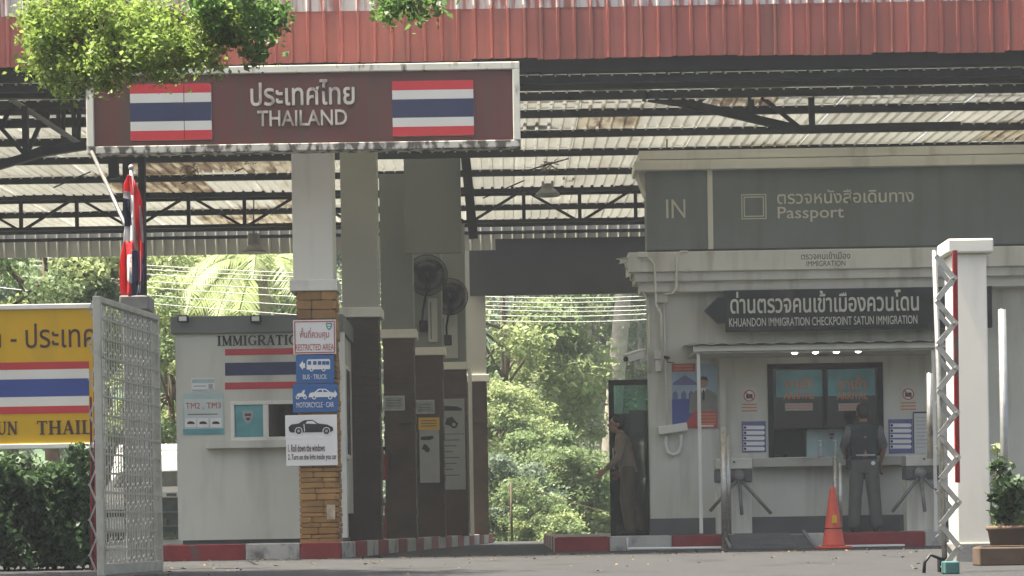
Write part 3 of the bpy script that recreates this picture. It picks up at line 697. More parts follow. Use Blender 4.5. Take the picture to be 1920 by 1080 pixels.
bar(t, 'rule', (352, 776, 408, 777.5), YB - .001, M_ink, .001)
for a in (347, 370, 394):
    bar(t, 'vehicle_tile', (a, 784, a + 21, 801), YB - .001, M_paper, .001)
    poly(t, 'vehicle_icon', [(a + 4, 795), (a + 4, 792), (a + 8, 790), (a + 14, 790), (a + 18, 793), (a + 18, 795)], YB - .0025, M_black, .001)
bar(t, 'teal_band', (343, 804, 420, 815), YB - .0003, M_teal, .001)
t = board('small_booth_sign', 'small white and teal sign above the form poster on the booth', 'sign', (359, 709, 403, 734), BY - .001, M_paper, .006, bevel=0)
bar(t, 'band', (360, 711, 402, 718), BY - .008, M_tealpale, .001); bar(t, 'band', (360, 730, 402, 733), BY - .008, M_tealpale, .001); bar(t, 'mark', (391, 720, 399, 729), BY - .008, M_greypaper, .001)
bar(t, 'rule', (363, 723, 386, 725), BY - .008, M_greypaper, .001)

# ================================================================== immigration office
OY = 30.5
office = thing('immigration_office', 'cream immigration office with grey IN and Passport fascia, stepped cornice and dark service window', 'building', (4.5, 33, KZ - .012))
OX0 = P(1214, 620, OY).x; OX1 = 8.6; OZ1 = P(1450, 470, OY).z
wi = R(1440, 681, 1656, 856, OY)
mb = MB(); pz = KZ - .012
mb.box(OX0, wi[0], OY, OY + .18, pz, OZ1).box(wi[1], OX1, OY, OY + .18, pz, OZ1).box(wi[0], wi[1], OY, OY + .18, pz, wi[2]).box(wi[0], wi[1], OY, OY + .18, wi[3], OZ1)
part(office, 'front_wall', mb, M_cream)
SKW = .115 * (36 - OY)
part(office, 'left_wall', MB().ext([(OX0 + .02, OY + .181, pz), (OX0 + .2, OY + .181, pz), (OX0 + .2 + SKW, 36, pz), (OX0 + .02 + SKW, 36, pz), (OX0 + .02, OY + .181, OZ1), (OX0 + .2, OY + .181, OZ1), (OX0 + .2 + SKW, 36, OZ1), (OX0 + .02 + SKW, 36, OZ1)], [(3, 2, 1, 0), (4, 5, 6, 7), (0, 1, 5, 4), (1, 2, 6, 5), (2, 3, 7, 6), (3, 0, 4, 7)]), M_cream)
part(office, 'back_wall', MB().box(OX0 + .75, OX1, 34.2, 34.4, pz, OZ1), M_plinth)
part(office, 'ceiling', MB().box(OX0 + .75, OX1, OY + .19, 36, OZ1 - .1, OZ1 - .001), M_plinth)
pl0 = P(1500, 968, OY).z
part(office, 'plinth', MB().box(OX0 - .01, P(1750, 970, OY).x + 3, OY - .012, OY + .05, pz, pl0), M_plinth)
# cornice mouldings
for (y0, y1, pr, xl) in ((470, 508, .42, 1178), (508, 526, .34, 1190), (526, 546, .22, 1200)):
    a = R(1200, y0, 1540, y1, OY - pr); xl_ = P(xl, (y0 + y1) / 2, OY - pr).x
    part(office, 'cornice', MB().box(xl_, OX1, OY - pr, OY + .3, a[2] + .004, a[3]), M_cornice, bevel=.012)
# upper storey fascia
uf = R(1212, 316, 1540, 466, OY - .05); ux1 = 8.4
part(office, 'fascia_panel', MB().box(uf[0], P(1326, 390, OY).x, OY - .05, OY + .4, uf[2], uf[3]), M_dgrey)
part(office, 'fascia_panel', MB().box(P(1336, 390, OY).x, ux1, OY - .05, OY + .4, uf[2], uf[3]), M_dgrey)
part(office, 'fascia_divider', MB().box(P(1326, 390, OY).x + .002, P(1336, 390, OY).x - .002, OY - .075, OY + .4, uf[2], uf[3]), M_cornice)
part(office, 'fascia_sill', MB().box(uf[0], ux1, OY - .03, OY + .35, OZ1 + .002, uf[2] - .003), M_plinth)
for (y0, y1, pr, xl) in ((298, 317, .16, 1190), (280, 297, .10, 1198)):
    a = R(1200, y0, 1540, y1, OY - pr); part(office, 'top_cornice', MB().box(P(xl, y0, OY - pr).x, OX1, OY - pr, OY + .6, a[2] + .003, a[3]), M_cornice, bevel=.01)
q = P(1200, 318, OY)
part(office, 'cornice_return', MB().prism([(P(1193, 318, OY).x, q.z), (uf[0] - .005, q.z), (uf[0] - .005, q.z - .35)], OY + .02, OY + .5), M_cream)
M_lt = mat('pale fascia letters', (.62, .61, .53), .5, .05, 4)
YB = OY - .05
put_text(office, 'lettering', 'IN', R(1249, 374, 1285, 409, YB), YB, M_lt, .0, .012)
for s in (0, 4.5):
    for px in ((1390 + s, 364 + s, 1437 - s, 366 + s), (1390 + s, 409 - s, 1437 - s, 411 - s), (1390 + s, 366 + s, 1392 + s, 409 - s), (1435 - s, 366 + s, 1437 - s, 409 - s)): bar(office, 'passport_symbol', px, YB, M_lt, .006)
put_text(office, 'lettering', 'ตรวจหนังสือเดินทาง', R(1457, 356, 1578, 382, YB), YB, M_lt, .008, .012, prefix='ตรวจหนัง')
put_text(office, 'lettering', 'Passport', R(1458, 387, 1582, 416, YB), YB, M_lt, .006, .012)
YB = OY - .42
put_text(office, 'cornice_lettering', 'ตรวจคนเข้าเมือง', R(1502, 472, 1594, 486, YB), YB, M_plinth, .004)
put_text(office, 'cornice_lettering', 'IMMIGRATION', R(1512, 489, 1585, 499, YB), YB, M_plinth, .0)
# service window
fr = .075
wf = part(office, 'service_window', MB().box(wi[0], wi[1], OY - .03, OY + .12, wi[3] - fr, wi[3]).box(wi[0], wi[0] + fr, OY - .03, OY + .12, wi[2], wi[3] - fr).box(wi[1] - fr, wi[1], OY - .03, OY + .12, wi[2], wi[3] - fr), M_steel, bevel=.005)
wm = P(1547, 770, OY).x
part(wf, 'mullion', MB().box(wm - .025, wm + .025, OY - .025, OY + .115, P(1547, 800, OY).z, wi[3] - fr - .002), M_steel)
gz = P(1547, 802, OY).z
part(wf, 'pane', MB().box(wi[0] + fr, wm - .025, OY + .04, OY + .05, gz, wi[3] - fr), G_tint)
part(wf, 'pane', MB().box(wm + .025, wi[1] - fr, OY + .04, OY + .05, gz, wi[3] - fr), G_tint)
# counter
cn = R(1412, 857, 1700, 874, OY - .3)
part(office, 'counter', MB().box(P(1412, 865, OY - .3).x, P(1708, 865, OY - .3).x, OY - .3, OY + .45, cn[2], cn[3]), mat('counter stone', (.38, .37, .31), .4, .1, 3, dirt=(.25, .22, .18)), bevel=.01)
# window stickers (teal films with orange print behind the glass)
for k, (px, tx) in enumerate((((1455, 694, 1543, 802), 1498), ((1552, 692, 1641, 802), 1598))):
    lbl = ('teal film with orange print on the left pane of the service window', 'teal film with orange print on the right pane, above the officer')[k]
    t = board('window_film', lbl, 'poster', (px[0], px[1], px[2], px[1] + 50), OY + .036, mat('teal window film', (.11, .29, .30), .35, .3, 2.0), .003, bevel=0)
    put_text(t, 'thai_lettering', 'ขาเข้า', R(tx - 26, 706, tx + 26, 730, OY + .03), OY + .032, M_orange, .02)
    put_text(t, 'english_lettering', 'ARRIVAL', R(tx - 29, 735, tx + 29, 748, OY + .03), OY + .032, M_orange, .02)
    bar(t, 'print_band', (tx - 26, 756, tx + 26, 770), OY + .032, M_greypaper, .002)
    for dy in (759, 764): bar(t, 'print_rule', (tx - 24, dy, tx + 24, dy + 2.5), OY + .029, M_orange, .001)
# lean-to canopy over the counter
LY = 29.2
a = P(1300, 640, LY); bx = P(1850, 630, LY).x; zc = P(1500, 642, LY).z
cz = part(office, 'awning', MB().box(a.x, bx, LY, LY + .05, zc - .10, zc - .03), M_white)
part(cz, 'beam', MB().box(a.x + .02, bx, LY + .06, LY + .14, zc - .125, zc - .101), M_cream)
def awning_sheet():
    mb = MB(); n = 160; L = bx - a.x
    for (yy, dz) in ((LY - .10, 0), (OY - .005, .12)):
        for i in range(n + 1):
            mb.v.append((a.x - .03 + L * i / n, yy, zc - .028 + dz + .022 * abs(math.sin(i / n * L / .27 * math.pi))))
    mb.f = [[i, i + 1, n + 2 + i, n + 1 + i] for i in range(n)]; return mb
part(cz, 'sheet', awning_sheet(), mat('awning cement sheet', (.33, .32, .28), .7, .15, 3), smooth=False)
part(cz, 'soffit', MB().box(a.x + .02, bx, LY + .16, OY - .01, zc - .10, zc - .09), M_cream)
for xx in (1312, 1752):
    part(cz, 'post', MB().beam(P(xx - 3, 655, LY + .1), P(xx + 3, 1000, LY + .1), .045), M_white)
M_lamp = mat('lit downlight', (1, .98, .95), .4, 0, 1, emit=5)
for xx, yy in ((1490, 660), (1529, 659), (1568, 658), (1609, 657)):
    q = P(xx, yy, LY + .45); lp = part(cz, 'downlight', MB().lathe([(.05, .06), (.055, .0), (.04, -.012)], (q.x, LY + .45, q.z), 12), M_white)
    part(lp, 'bulb', MB().ell((q.x, LY + .45, q.z - .012), (.042, .042, .022), 12, 6), M_lamp)
# pilaster line, conduits, junction boxes
part(office, 'pilaster', MB().box(P(1350, 800, OY).x, P(1362, 800, OY).x, OY - .05, OY - .002, pz + .5, zc - .12), M_cream)
def conduit(pts, Y, r_=.016): return part(office, 'conduit', MB().tube([P(*p, Y) for p in pts], r_, 7), M_white, smooth=True)
conduit([(1205, 486), (1218, 485), (1226, 495), (1229, 530), (1230, 570), (1240, 590), (1242, 690)], OY - .46)
conduit([(1290, 472), (1276, 472), (1270, 482), (1268, 540), (1262, 550), (1245, 552)], OY - .46)
conduit([(1245, 560), (1247, 640), (1248, 700), (1252, 800)], OY - .03)
conduit([(1216, 560), (1219, 700)], OY - .03); conduit([(1238, 575), (1238, 665)], OY - .03, .01)
conduit([(1182, 500), (1195, 530), (1212, 560), (1216, 590)], OY - .2, .012)
for px in ((1192, 480, 1211, 490), (1229, 545, 1252, 568), (1226, 658, 1246, 674), (1228, 676, 1240, 697)): part(office, 'junction_box', rect_mb(R(*px, OY - .02), OY - .01 if px[1] > 500 else OY - .43, .06), M_white, bevel=.008)
# brass/white meter with loop of conduit
q = P(1262, 808, OY)
part(office, 'wall_box', MB().beam(P(1234, 808, OY - .08), P(1288, 800, OY - .08), .16, .12), M_white, bevel=.01)
conduit([(1249, 818), (1248, 835), (1252, 848), (1262, 853), (1273, 848), (1277, 835), (1277, 815)], OY - .08, .022)
# glazed door with black frame at the left end of the office
DY = 30.95; d0 = R(1143, 712, 1220, 1002, DY)
dr = part(office, 'glass_door', MB().box(d0[0], d0[1], DY, DY + .06, d0[3] - .075, d0[3]).box(d0[0], d0[0] + .075, DY, DY + .06, KZ - .01, d0[3] - .075), M_steel)
part(dr, 'pane', MB().box(d0[0] + .075, d0[1], DY + .025, DY + .033, KZ + .03, d0[3] - .075), G_door)
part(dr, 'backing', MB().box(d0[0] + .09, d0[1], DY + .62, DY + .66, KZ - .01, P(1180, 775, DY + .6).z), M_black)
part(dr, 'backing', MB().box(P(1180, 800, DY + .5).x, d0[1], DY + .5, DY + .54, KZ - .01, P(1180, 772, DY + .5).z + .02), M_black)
part(dr, 'handle', MB().tube([P(1150, 840, DY - .05), P(1151, 880, DY - .05)], .014, 8), M_stain)

# arrow sign board
AY = OY - .28
ar = R(1360, 543, 1540, 621, AY)
t = thing('arrow_sign', 'long black glossy arrow sign with white Thai and English checkpoint name above the awning', 'sign', (ar[0], AY, ar[2]))
M_acr = mat('glossy black acrylic', (.009, .009, .009), .3, .3, 2, spec=.25, dirt=(.05, .042, .035), dirt_lo=.55, dirt_hi=.68, dirt_scale=(4, 1, 1.2))
part(t, 'panel', MB().box(ar[0], P(1860, 575, AY).x, AY, AY + .05, ar[2], ar[3]), M_acr, bevel=.004)
poly(t, 'arrow_head', [(1320, 583), (1345, 558), (1364, 558), (1364, 607), (1345, 607)], AY + .045, M_acr, .03)
put_text(t, 'thai_lettering', 'ด่านตรวจคนเข้าเมืองควนโดน', R(1369, 545, 1675, 586, AY), AY, M_lt, .014, .012, prefix='ด่านตรวจคนเข้าเมืองควน')
put_text(t, 'english_lettering', 'KHUANDON IMMIGRATION CHECKPOINT SATUN IMMIGRATION', R(1367, 594, 1720, 610, AY), AY, M_lt, .006, .006)
part(t, 'bracket', MB().box(ar[0] + .4, ar[0] + .44, AY + .05, OY, ar[2] + .2, ar[2] + .24).box(ar[0] + 2.4, ar[0] + 2.44, AY + .05, OY, ar[2] + .2, ar[2] + .24), M_steel)

# posters on the office wall
t = board('officer_poster', 'tall poster with an officer in grey uniform before a blue roofed building, red caption', 'poster', (1260, 682, 1345, 803), OY - .002, M_sky_print, .008, bevel=0)
YB = OY - .011
bar(t, 'caption_band', (1260, 682, 1303, 697), YB, M_redink, .001)
for k in range(2): bar(t, 'caption_line', (1264, 685 + 6 * k, 1299, 688 + 6 * k), YB - .0015, M_orange, .001)
poly(t, 'roof_print', [(1262, 718), (1284, 703), (1304, 716), (1308, 722), (1262, 722)], YB, M_purple, .001)
bar(t, 'wall_print', (1262, 722, 1304, 745), YB - .0002, mat('print pale blue wall', (.3, .38, .46), .5, .1, 3), .001)
for a in (1266, 1282, 1296): poly(t, 'arch_print', [(a - 5, 748), (a - 5, 738), (a, 732), (a + 5, 738), (a + 5, 748)], YB - .0015, M_purple, .001)
bar(t, 'lawn_print', (1260, 748, 1304, 803), YB, M_royal, .001)
poly(t, 'uniform_print', [(1292, 775), (1294, 745), (1303, 733), (1313, 729), (1325, 729), (1338, 735), (1345, 742), (1345, 772)], YB - .002, mat('print olive grey', (.19, .19, .155), .5, .15, 8), .001)
poly(t, 'shirt_print', [(1314, 729), (1319, 742), (1324, 729)], YB - .0035, M_paper, .001)
poly(t, 'tie_print', [(1317.5, 731), (1321, 731), (1321.5, 748), (1319, 752), (1317, 748)], YB - .005, M_black, .001)
disc(t, 'face_print', 1319, 718, 9, YB - .0035, mat('print skin', (.36, .22, .15), .5, .1, 8), 16, .001)
poly(t, 'hair_print', [(1310, 717), (1311, 709), (1317, 705), (1325, 707), (1329, 716), (1326, 713), (1314, 712)], YB - .005, M_black, .001)
bar(t, 'caption_panel', (1303, 771, 1345, 803), YB - .006, M_redink, .001); poly(t, 'caption_wedge', [(1280, 803), (1303, 768), (1303, 803)], YB - .006, M_redink, .001)
for k in range(4): bar(t, 'caption_line', (1307, 775 + 6 * k, 1342, 778 + 6 * k), YB - .0075, M_orange, .001)
bar(t, 'caption_line', (1309, 797, 1338, 800), YB - .0075, M_paper, .001)
for (cx, cy, lb) in ((1405, 744, 'small no photography notice left of the service window'), (1703, 741, 'small no photography notice right of the service window')):
    t = board('no_photo_notice', lb, 'notice', (cx - 15, cy - 18, cx + 15, cy + 30), OY - .002, mat('cream notice', (.62, .57, .46), .5, .05, 5), .005, bevel=0)
    YB = OY - .008; disc(t, 'ring', cx, cy - 2, 11, YB, M_redink, 20, .001); disc(t, 'ring_field', cx, cy - 2, 9, YB - .0015, M_paper, 20, .001)
    poly(t, 'camera_icon', [(cx - 6, cy + 3), (cx - 6, cy - 5), (cx + 6, cy - 5), (cx + 6, cy + 3)], YB - .003, M_black, .001)
    poly(t, 'slash', [(cx - 8, cy - 8), (cx - 6, cy - 9), (cx + 8, cy + 4), (cx + 6, cy + 6)], YB - .0045, M_redink, .001)
    for k in range(3): bar(t, 'caption_line', (cx - 14, cy + 13 + 6 * k, cx + 14, cy + 15.5 + 6 * k), YB, M_orange, .001)
for (x0, y0, x1, y1, lb) in ((1391, 790, 1436, 848, 'violet board of five white rows left of the service window'), (1666, 786, 1711, 850, 'violet board of five white rows right of the service window, by the officer')):
    t = board('list_board', lb, 'board', (x0, y0, x1, y1), OY - .002, M_purple, .012, bevel=.002); YB = OY - .0145
    for k in range(5):
        yy = y0 + 8 + k * 10
        poly(t, 'row', [(x0 + 3, yy), (x1 - 4, yy), (x1 - 1.5, yy + 3.5), (x1 - 4, yy + 7), (x0 + 3, yy + 7)], YB, M_paper, .001)
        disc(t, 'bullet', x0 + 6, yy + 3.5, 2.6, YB - .0015, M_black, 10, .001)
t = board('paper_notice', 'white paper notice with black edge by the right turnstile', 'notice', (1712, 772, 1748, 850), OY - .002, mat('pale notice', (.58, .57, .52), .5, .05, 5), .006, bevel=0)
bar(t, 'edge', (1712, 772, 1748, 774.5), OY - .009, M_black, .001); bar(t, 'edge', (1712, 774.5, 1714, 850), OY - .009, M_black, .001)
for k in range(9): bar(t, 'text_line', (1718, 782 + 7 * k, 1743 - (k % 3) * 4, 783.2 + 7 * k), OY - .009, M_greypaper, .001)

# things inside the service window, on the counter
czt = cn[3]
def on_counter(x, Y): return Vector((P(x, 850, Y).x, Y, czt))
q = on_counter(1473, OY + .5); t = thing('computer_monitor', 'black monitor with stand behind the left service pane', 'monitor', q)
part(t, 'screen', MB().box(q.x - .29, q.x + .29, q.y, q.y + .04, czt + .07, czt + .42), M_black, bevel=.01)
part(t, 'foot', MB().box(q.x - .12, q.x + .12, q.y - .08, q.y + .12, czt, czt + .015).box(q.x - .03, q.x + .03, q.y + .045, q.y + .07, czt + .0152, czt + .2), M_black)
part(office, 'desk', MB().box(wi[0] - .3, wi[1] + .3, OY + .46, OY + 1.2, czt - .05, czt - .002), M_plinth)
q = on_counter(1545, OY + .3); t = thing('counter_screen', 'pale teal desk screen bearing a grey crest inside the service window', 'screen', q)
part(t, 'panel', MB().box(P(1512, 830, OY + .3).x, P(1582, 830, OY + .3).x, OY + .3, OY + .32, czt, P(1547, 804, OY + .3).z), M_tealpale, bevel=.004); shield(t, 1559, 818, 16, 20, OY + .298, M_greypaper, M_ink)
for xx, lb in ((1539, 'clear pump bottle on the counter, left of the pair'), (1567, 'clear pump bottle on the counter, right one behind the cone')):
    q = on_counter(xx, OY - .12); t = thing('pump_bottle', lb, 'bottle', q, group='pump bottles on the counter')
    part(t, 'bottle', MB().lathe([(.036, 0), (.038, .03), (.038, .13), (.02, .16), (.014, .17)], q, 14), mat('cloudy plastic', (.42, .46, .44), .25, .1, 9, trans=.2), smooth=True)
    part(t, 'pump', MB().lathe([(.016, .17), (.016, .19), (.005, .195), (.005, .235), (.012, .236), (.012, .25)], q, 10), M_paper); part(t, 'spout', MB().beam(q + Vector((0, 0, .243)), q + Vector((-.035, 0, .238)), .01), M_paper)

# ================================================================== turnstiles, posts, cone, ramp
def turnstile(loc, label, mirror=1):
    t = thing('tripod_turnstile', label, 'turnstile', loc, group='tripod turnstiles before the counter')
    part(t, 'cabinet', MB().box(-.24, .24, -.1, .16, 0, .72), M_cream, local=True, bevel=.01)
    part(t, 'head', MB().box(-.25, .25, -.14, .18, .725, .90), M_plinth, local=True, bevel=.01)
    part(t, 'top_panel', MB().box(-.25, .25, -.15, .19, .903, 1.05), mat('brushed cabinet top', (.50, .49, .41), .35, .08, 9, metal=.3), local=True, bevel=.012)
    hub = part(t, 'hub', MB().lathe([(.09, 0), (.095, .05), (.06, .1), (.03, .11)], (.06 * mirror, -.14, .80), 16, (0, -1, 0)), M_steel_l, smooth=True, local=True)
    c = Vector((.06 * mirror, -.2, .78))
    for e in ((-.42 * mirror, -.12, -.45), (0, -.26, -.5), (.42 * mirror, -.12, -.5)):
        part(hub, 'arm', MB().tube([c, c + Vector(e)], .024, 10), M_steel_l, local=True, smooth=True)
    part(t, 'lock', MB().lathe([(.014, 0), (.014, .006)], (0, -.151, 1.0), 10, (0, -1, 0)), M_steel, local=True)
    part(t, 'base_plate', MB().box(-.29, .29, -.15, .21, -.002, .015), M_conc, local=True)
    return t
tz = KZ - .01
q = P(1377, 985, 29.5); turnstile((q.x, 29.55, tz), 'cream tripod turnstile left of the service counter, behind a stainless post')
q = P(1732, 985, 29.5); turnstile((q.x, 29.55, tz), 'cream tripod turnstile right of the officer, beside the folding gate', -1)
def steel_post(px, ytop, Y, z0, label, r_=.032):
    q = P(px, 900, Y); zt = P(px, ytop, Y).z
    t = thing('barrier_post', label, 'post', (q.x, Y, z0), group='stainless barrier posts')
    part(t, 'tube', MB().tube([(q.x, Y, z0), (q.x, Y, zt - .03)], r_, 14), M_stain, smooth=True); part(t, 'cap', MB().ell((q.x, Y, zt - .03), (r_, r_, .03), 14, 8), M_stain, smooth=True)
    part(t, 'flange', MB().lathe([(.07, 0), (.07, .012)], (q.x, Y, z0), 16), M_stain); return t
steel_post(1357, 800, 28.8, 0, 'tall stainless post with rounded cap in front of the left turnstile', .042)
steel_post(1366, 815, 29.1, tz, 'slimmer grey post close behind the tall stainless post', .03)
steel_post(1566, 853, 29.3, tz, 'stainless post just left of the pair behind the orange cone', .03)
steel_post(1575, 868, 29.2, tz, 'stainless post just behind and right of the orange cone tip', .028)
# cone
q = G(1563, 1029); t = thing('traffic_cone', 'orange traffic cone on the road below the service window', 'cone', q)
part(t, 'cone', MB().lathe([(.155, .035), (.14, .06), (.04, .76), (.034, .79), (.02, .795)], q, 22), M_cone, smooth=True)
part(t, 'base', MB().box(q.x - .21, q.x + .21, q.y - .21, q.y + .21, 0.001, .035), M_cone, bevel=.015)
part(t, 'ribs', MB().lathe([(.118, .26), (.121, .265), (.1185, .27)], q, 22), M_rubber, smooth=True)
part(t, 'label_patch', MB().box(q.x - .03, q.x + .03, q.y - .119, q.y - .112, .33, .43), M_yellow)
# metal ramp
ra = P(1360, 1015, JY).x; rb = P(1512, 1015, JY).x
t = thing('ramp', 'grey slatted metal ramp up the kerb by the left turnstile', 'ramp', ((ra + rb) / 2, JY - .4, 0))
mb = MB(); mb.ext([(ra, JY - .75, .002), (rb, JY - .75, .002), (rb, JY + .3, KZ), (ra, JY + .3, KZ), (ra, JY + .3, .002), (rb, JY + .3, .002)], [(0, 1, 2, 3), (0, 3, 4), (1, 5, 2), (3, 2, 5, 4)])
part(t, 'plate', mb, M_plinth)
for k in range(9):
    f = (k + .5) / 9; yy = JY - .75 + 1.05 * f; zz = .002 + (KZ - .002) * f
    part(t, 'slat', MB().box(ra + .05, rb - .2, yy - .02, yy + .02, zz + .002, zz + .02), M_steel_l)
part(t, 'edge_rail', MB().beam((ra - .01, JY - .78, .03), (ra - .01, JY + .3, KZ + .03), .03), M_galv)
part(t, 'edge_rail', MB().beam((rb, JY - .78, .03), (rb, JY + .3, KZ + .03), .03), M_galv)
# white pipe rail lying at the kerb
solo('kerb_rail', MB().tube([P(1176, 1008, JY - .05), P(1177, 1029, JY - .06), P(1352, 1027, JY - .06)], .02, 8), M_paper, 'thin white pipe rail in front of the white kerb stretch', 'rail')
solo('floor_plank', MB().box(P(1530, 1000, JY).x, P(1690, 1000, JY).x, JY - .25, JY - .1, .003, .03), M_paper, 'white plank on the road at the foot of the red kerb, by the cone', 'plank', bevel=.004)

# ================================================================== fans, lamps, cameras
def wall_fan(c, foot, label, rad):
    t = thing('wall_fan', label, 'fan', foot, group='wall fans on the columns')
    c = Vector(c); f = Vector(foot)
    cage = MB()
    for k in range(64):
        a = 2 * math.pi * k / 64; d = Vector((math.cos(a), 0, math.sin(a)))
        cage.tube([c + d * rad * .16 + Vector((0, -.10, 0)), c + d * rad * .7 + Vector((0, -.09, 0)), c + d * rad + Vector((0, -.0, 0)), c + d * rad * .7 + Vector((0, .10, 0))], .0065, 4)
    for rr, yy in ((1, 0), (.72, -.09), (.45, -.097), (.16, -.10), (.72, .1)):
        cage.tube([c + Vector((math.cos(2 * math.pi * k / 32) * rad * rr, yy, math.sin(2 * math.pi * k / 32) * rad * rr)) for k in range(33)], .009 if rr == 1 else .005, 5, cap=False)
    part(t, 'cage', cage, M_steel)
    hub = part(t, 'motor', MB().lathe([(.0, -.02), (.09, -.01), (.11, .05), (.10, .16), (.05, .2)], c, 16, (0, 1, 0)), mat('dark grey motor', (.07, .07, .065), .5, .1, 6), smooth=True)
    for k in range(3):
        a0 = 2 * math.pi * k / 3 + .4; mb = MB(); n = 6
        for i in range(n + 1):
            rr = rad * (.15 + .72 * i / n); wd = .5 - .16 * (i / n)
            for s in (-1, 1):
                a = a0 + s * wd * .6 + .25 * i / n; mb.v.append((c.x + rr * math.cos(a), c.y - .03 + .03 * s, c.z + rr * math.sin(a)))
        mb.f = [[2 * i, 2 * i + 1, 2 * i + 3, 2 * i + 2] for i in range(n)]
        part(hub, 'blade', mb, M_steel)
    part(t, 'arm', MB().tube([c + Vector((0, .16, -.03)), c + Vector((-.02, .17, -.25)), (c + f) / 2 + Vector((-.04, .1, -.15)), f + Vector((0, -.06, .08)), f + Vector((0, 0, 0))], .02, 8), M_steel, smooth=True)
    part(t, 'wall_bracket', MB().box(f.x - .05, f.x + .09, f.y - .05, f.y + .03, f.z - .1, f.z + .1), M_steel, bevel=.015)
    return t
f4 = YC[3]; f5 = YC[4]
wall_fan(P(801, 516, f4 - .32), P(792, 612, f4 - .03), 'black caged wall fan, higher and nearer of the two on the columns', .345)
wall_fan(P(843, 556, f5 - .32), P(838, 638, f5 - .03), 'black caged wall fan, lower and farther of the two on the columns', .34)
for (px, Y, lb) in (((803, 560, 820, 642), YC[3] - .001, 'pale cable trunking on the fourth column below the higher fan'), ((826, 590, 858, 672), YC[4] - .001, 'pale electrical panel on the fifth column below the lower fan')):
    t = board('electrical_box', lb, 'electrical box', px, Y, mat('pale box paint', (.42, .42, .38), .5, .05, 3), .06); bar(t, 'door_line', (px[0] + 4, px[1] + 6, px[0] + 6, px[3] - 6), Y - .061, M_plinth, .002)
def bay_lamp(c, s, label, drop=.6, lit=False):
    c = Vector(c); t = thing('high_bay_lamp', label, 'lamp', c, group='high bay lamps under the canopy')
    part(t, 'housing', MB().lathe([(.10, .30), (.11, .28), (.11, .10), (.12, .09)], c, 16), M_steel_l, smooth=False)
    part(t, 'reflector', MB().lathe([(.12, .09), (.16, .06), (.235, -.02), (.24, -.04), (.22, -.03)], c, 20), M_steel_l, smooth=True)
    part(t, 'rod', MB().tube([c + Vector((0, 0, .3)), c + Vector((.02, 0, .3 + drop))], .012, 6), M_steel); t.scale = (s, s, s); return t
bay_lamp(P(1000, 216, 30.2), 1.0, 'grey bell lamp hanging just right of the maroon sign', .3)
bay_lamp(P(1027, 363, 36.5), .92, 'grey bell lamp hanging low above the gap to the trees', .4)
bay_lamp(P(1381, 158, 27.6), 1.15, 'grey bell lamp hanging near the right end of the red fascia', .2)
bay_lamp(P(476, 470, 38), 1.0, 'grey bell lamp hanging before the grey rear cladding', .9)
def cctv(p, d, label, mt, s=1.0):
    p = Vector(p); d = Vector(d).normalized(); t = thing('security_camera', label, 'camera', p)
    part(t, 'body', MB().beam(p - d * .12 * s, p + d * .14 * s, .09 * s, .085 * s), mt, bevel=.01); part(t, 'lens', MB().lathe([(.03 * s, 0), (.032 * s, .02 * s), (.02 * s, .022 * s)], p + d * .141 * s, 12, tuple(d)), M_black)
    part(t, 'bracket', MB().tube([p - Vector((0, 0, .04 * s)), p + Vector((.02, .06, -.14 * s)), p + Vector((.12, .14, -.16 * s))], .018 * s, 8), mt, smooth=True); part(t, 'sunshade', MB().beam(p - d * .13 * s + Vector((0, 0, .055 * s)), p + d * .17 * s + Vector((0, 0, .055 * s)), .11 * s, .012 * s), mt); return t
cctv(P(1172, 489, OY - .35), (-.8, -.5, -.15), 'small white security camera on the left end of the cornice', M_white, .75)
cctv(P(1180, 513, OY - .3), (-.2, -.6, -.8), 'second small security camera pointing down under the cornice end', M_white, .6)
cctv(P(1190, 668, OY - .2), (-.7, -.6, -.25), 'pale security camera on a bracket above the glass door', M_white, 1.2)
cctv(P(1250, 671, OY - .15), (.5, -.8, -.2), 'tiny black camera on the wall beside the conduits', M_black, .4)

# boards and bits standing among the rear columns
def leaning_board(px, Y, label, nm='instruction_board'):
    t = board(nm, label, 'board', px, Y, mat('grey board', (.30, .31, .30), .55, .08, 4), .02); return t
t = leaning_board((826, 748, 872, 918), 38.6, 'tall grey instruction board with car and motorcycle pictures, nearer the white post'); YB = 38.58
poly(t, 'car_print', [(828, 770), (828, 764), (836, 761), (856, 762), (866, 766), (866, 770)], YB, M_black); poly(t, 'motorcycle_print', [(834, 796), (838, 784), (848, 781), (852, 787), (860, 795), (846, 799)], YB, M_black)
disc(t, 'wheel_print', 851, 796, 7, YB - .004, M_black); disc(t, 'hub_print', 851, 796, 3.5, YB - .0075, M_greypaper)
bar(t, 'rule', (827, 813, 871, 814.5), YB, M_plinth)
for k in range(7): bar(t, 'text_line', (830, 824 + 11 * k, 862 - (k % 3) * 6, 826 + 11 * k), YB, M_plinth)
t = leaning_board((787, 806, 824, 905), 36.52, 'shorter grey instruction board below the yellow sign'); YB = 36.498
poly(t, 'car_print', [(789, 825), (789, 819), (812, 817), (813, 822), (806, 825)], YB, M_black); poly(t, 'motorcycle_print', [(791, 842), (795, 832), (802, 836), (805, 847)], YB, M_black); disc(t, 'wheel_print', 801, 843, 5, YB - .004, M_black)
t = board('yellow_notice', 'small yellow notice on the dark stone, above the shorter grey board', 'notice', (785, 783, 824, 806), 36.5, M_yellow, .02); 
for k in range(3): bar(t, 'text_line', (790, 788 + 5 * k, 819, 789.5 + 5 * k), 36.478, M_ink)
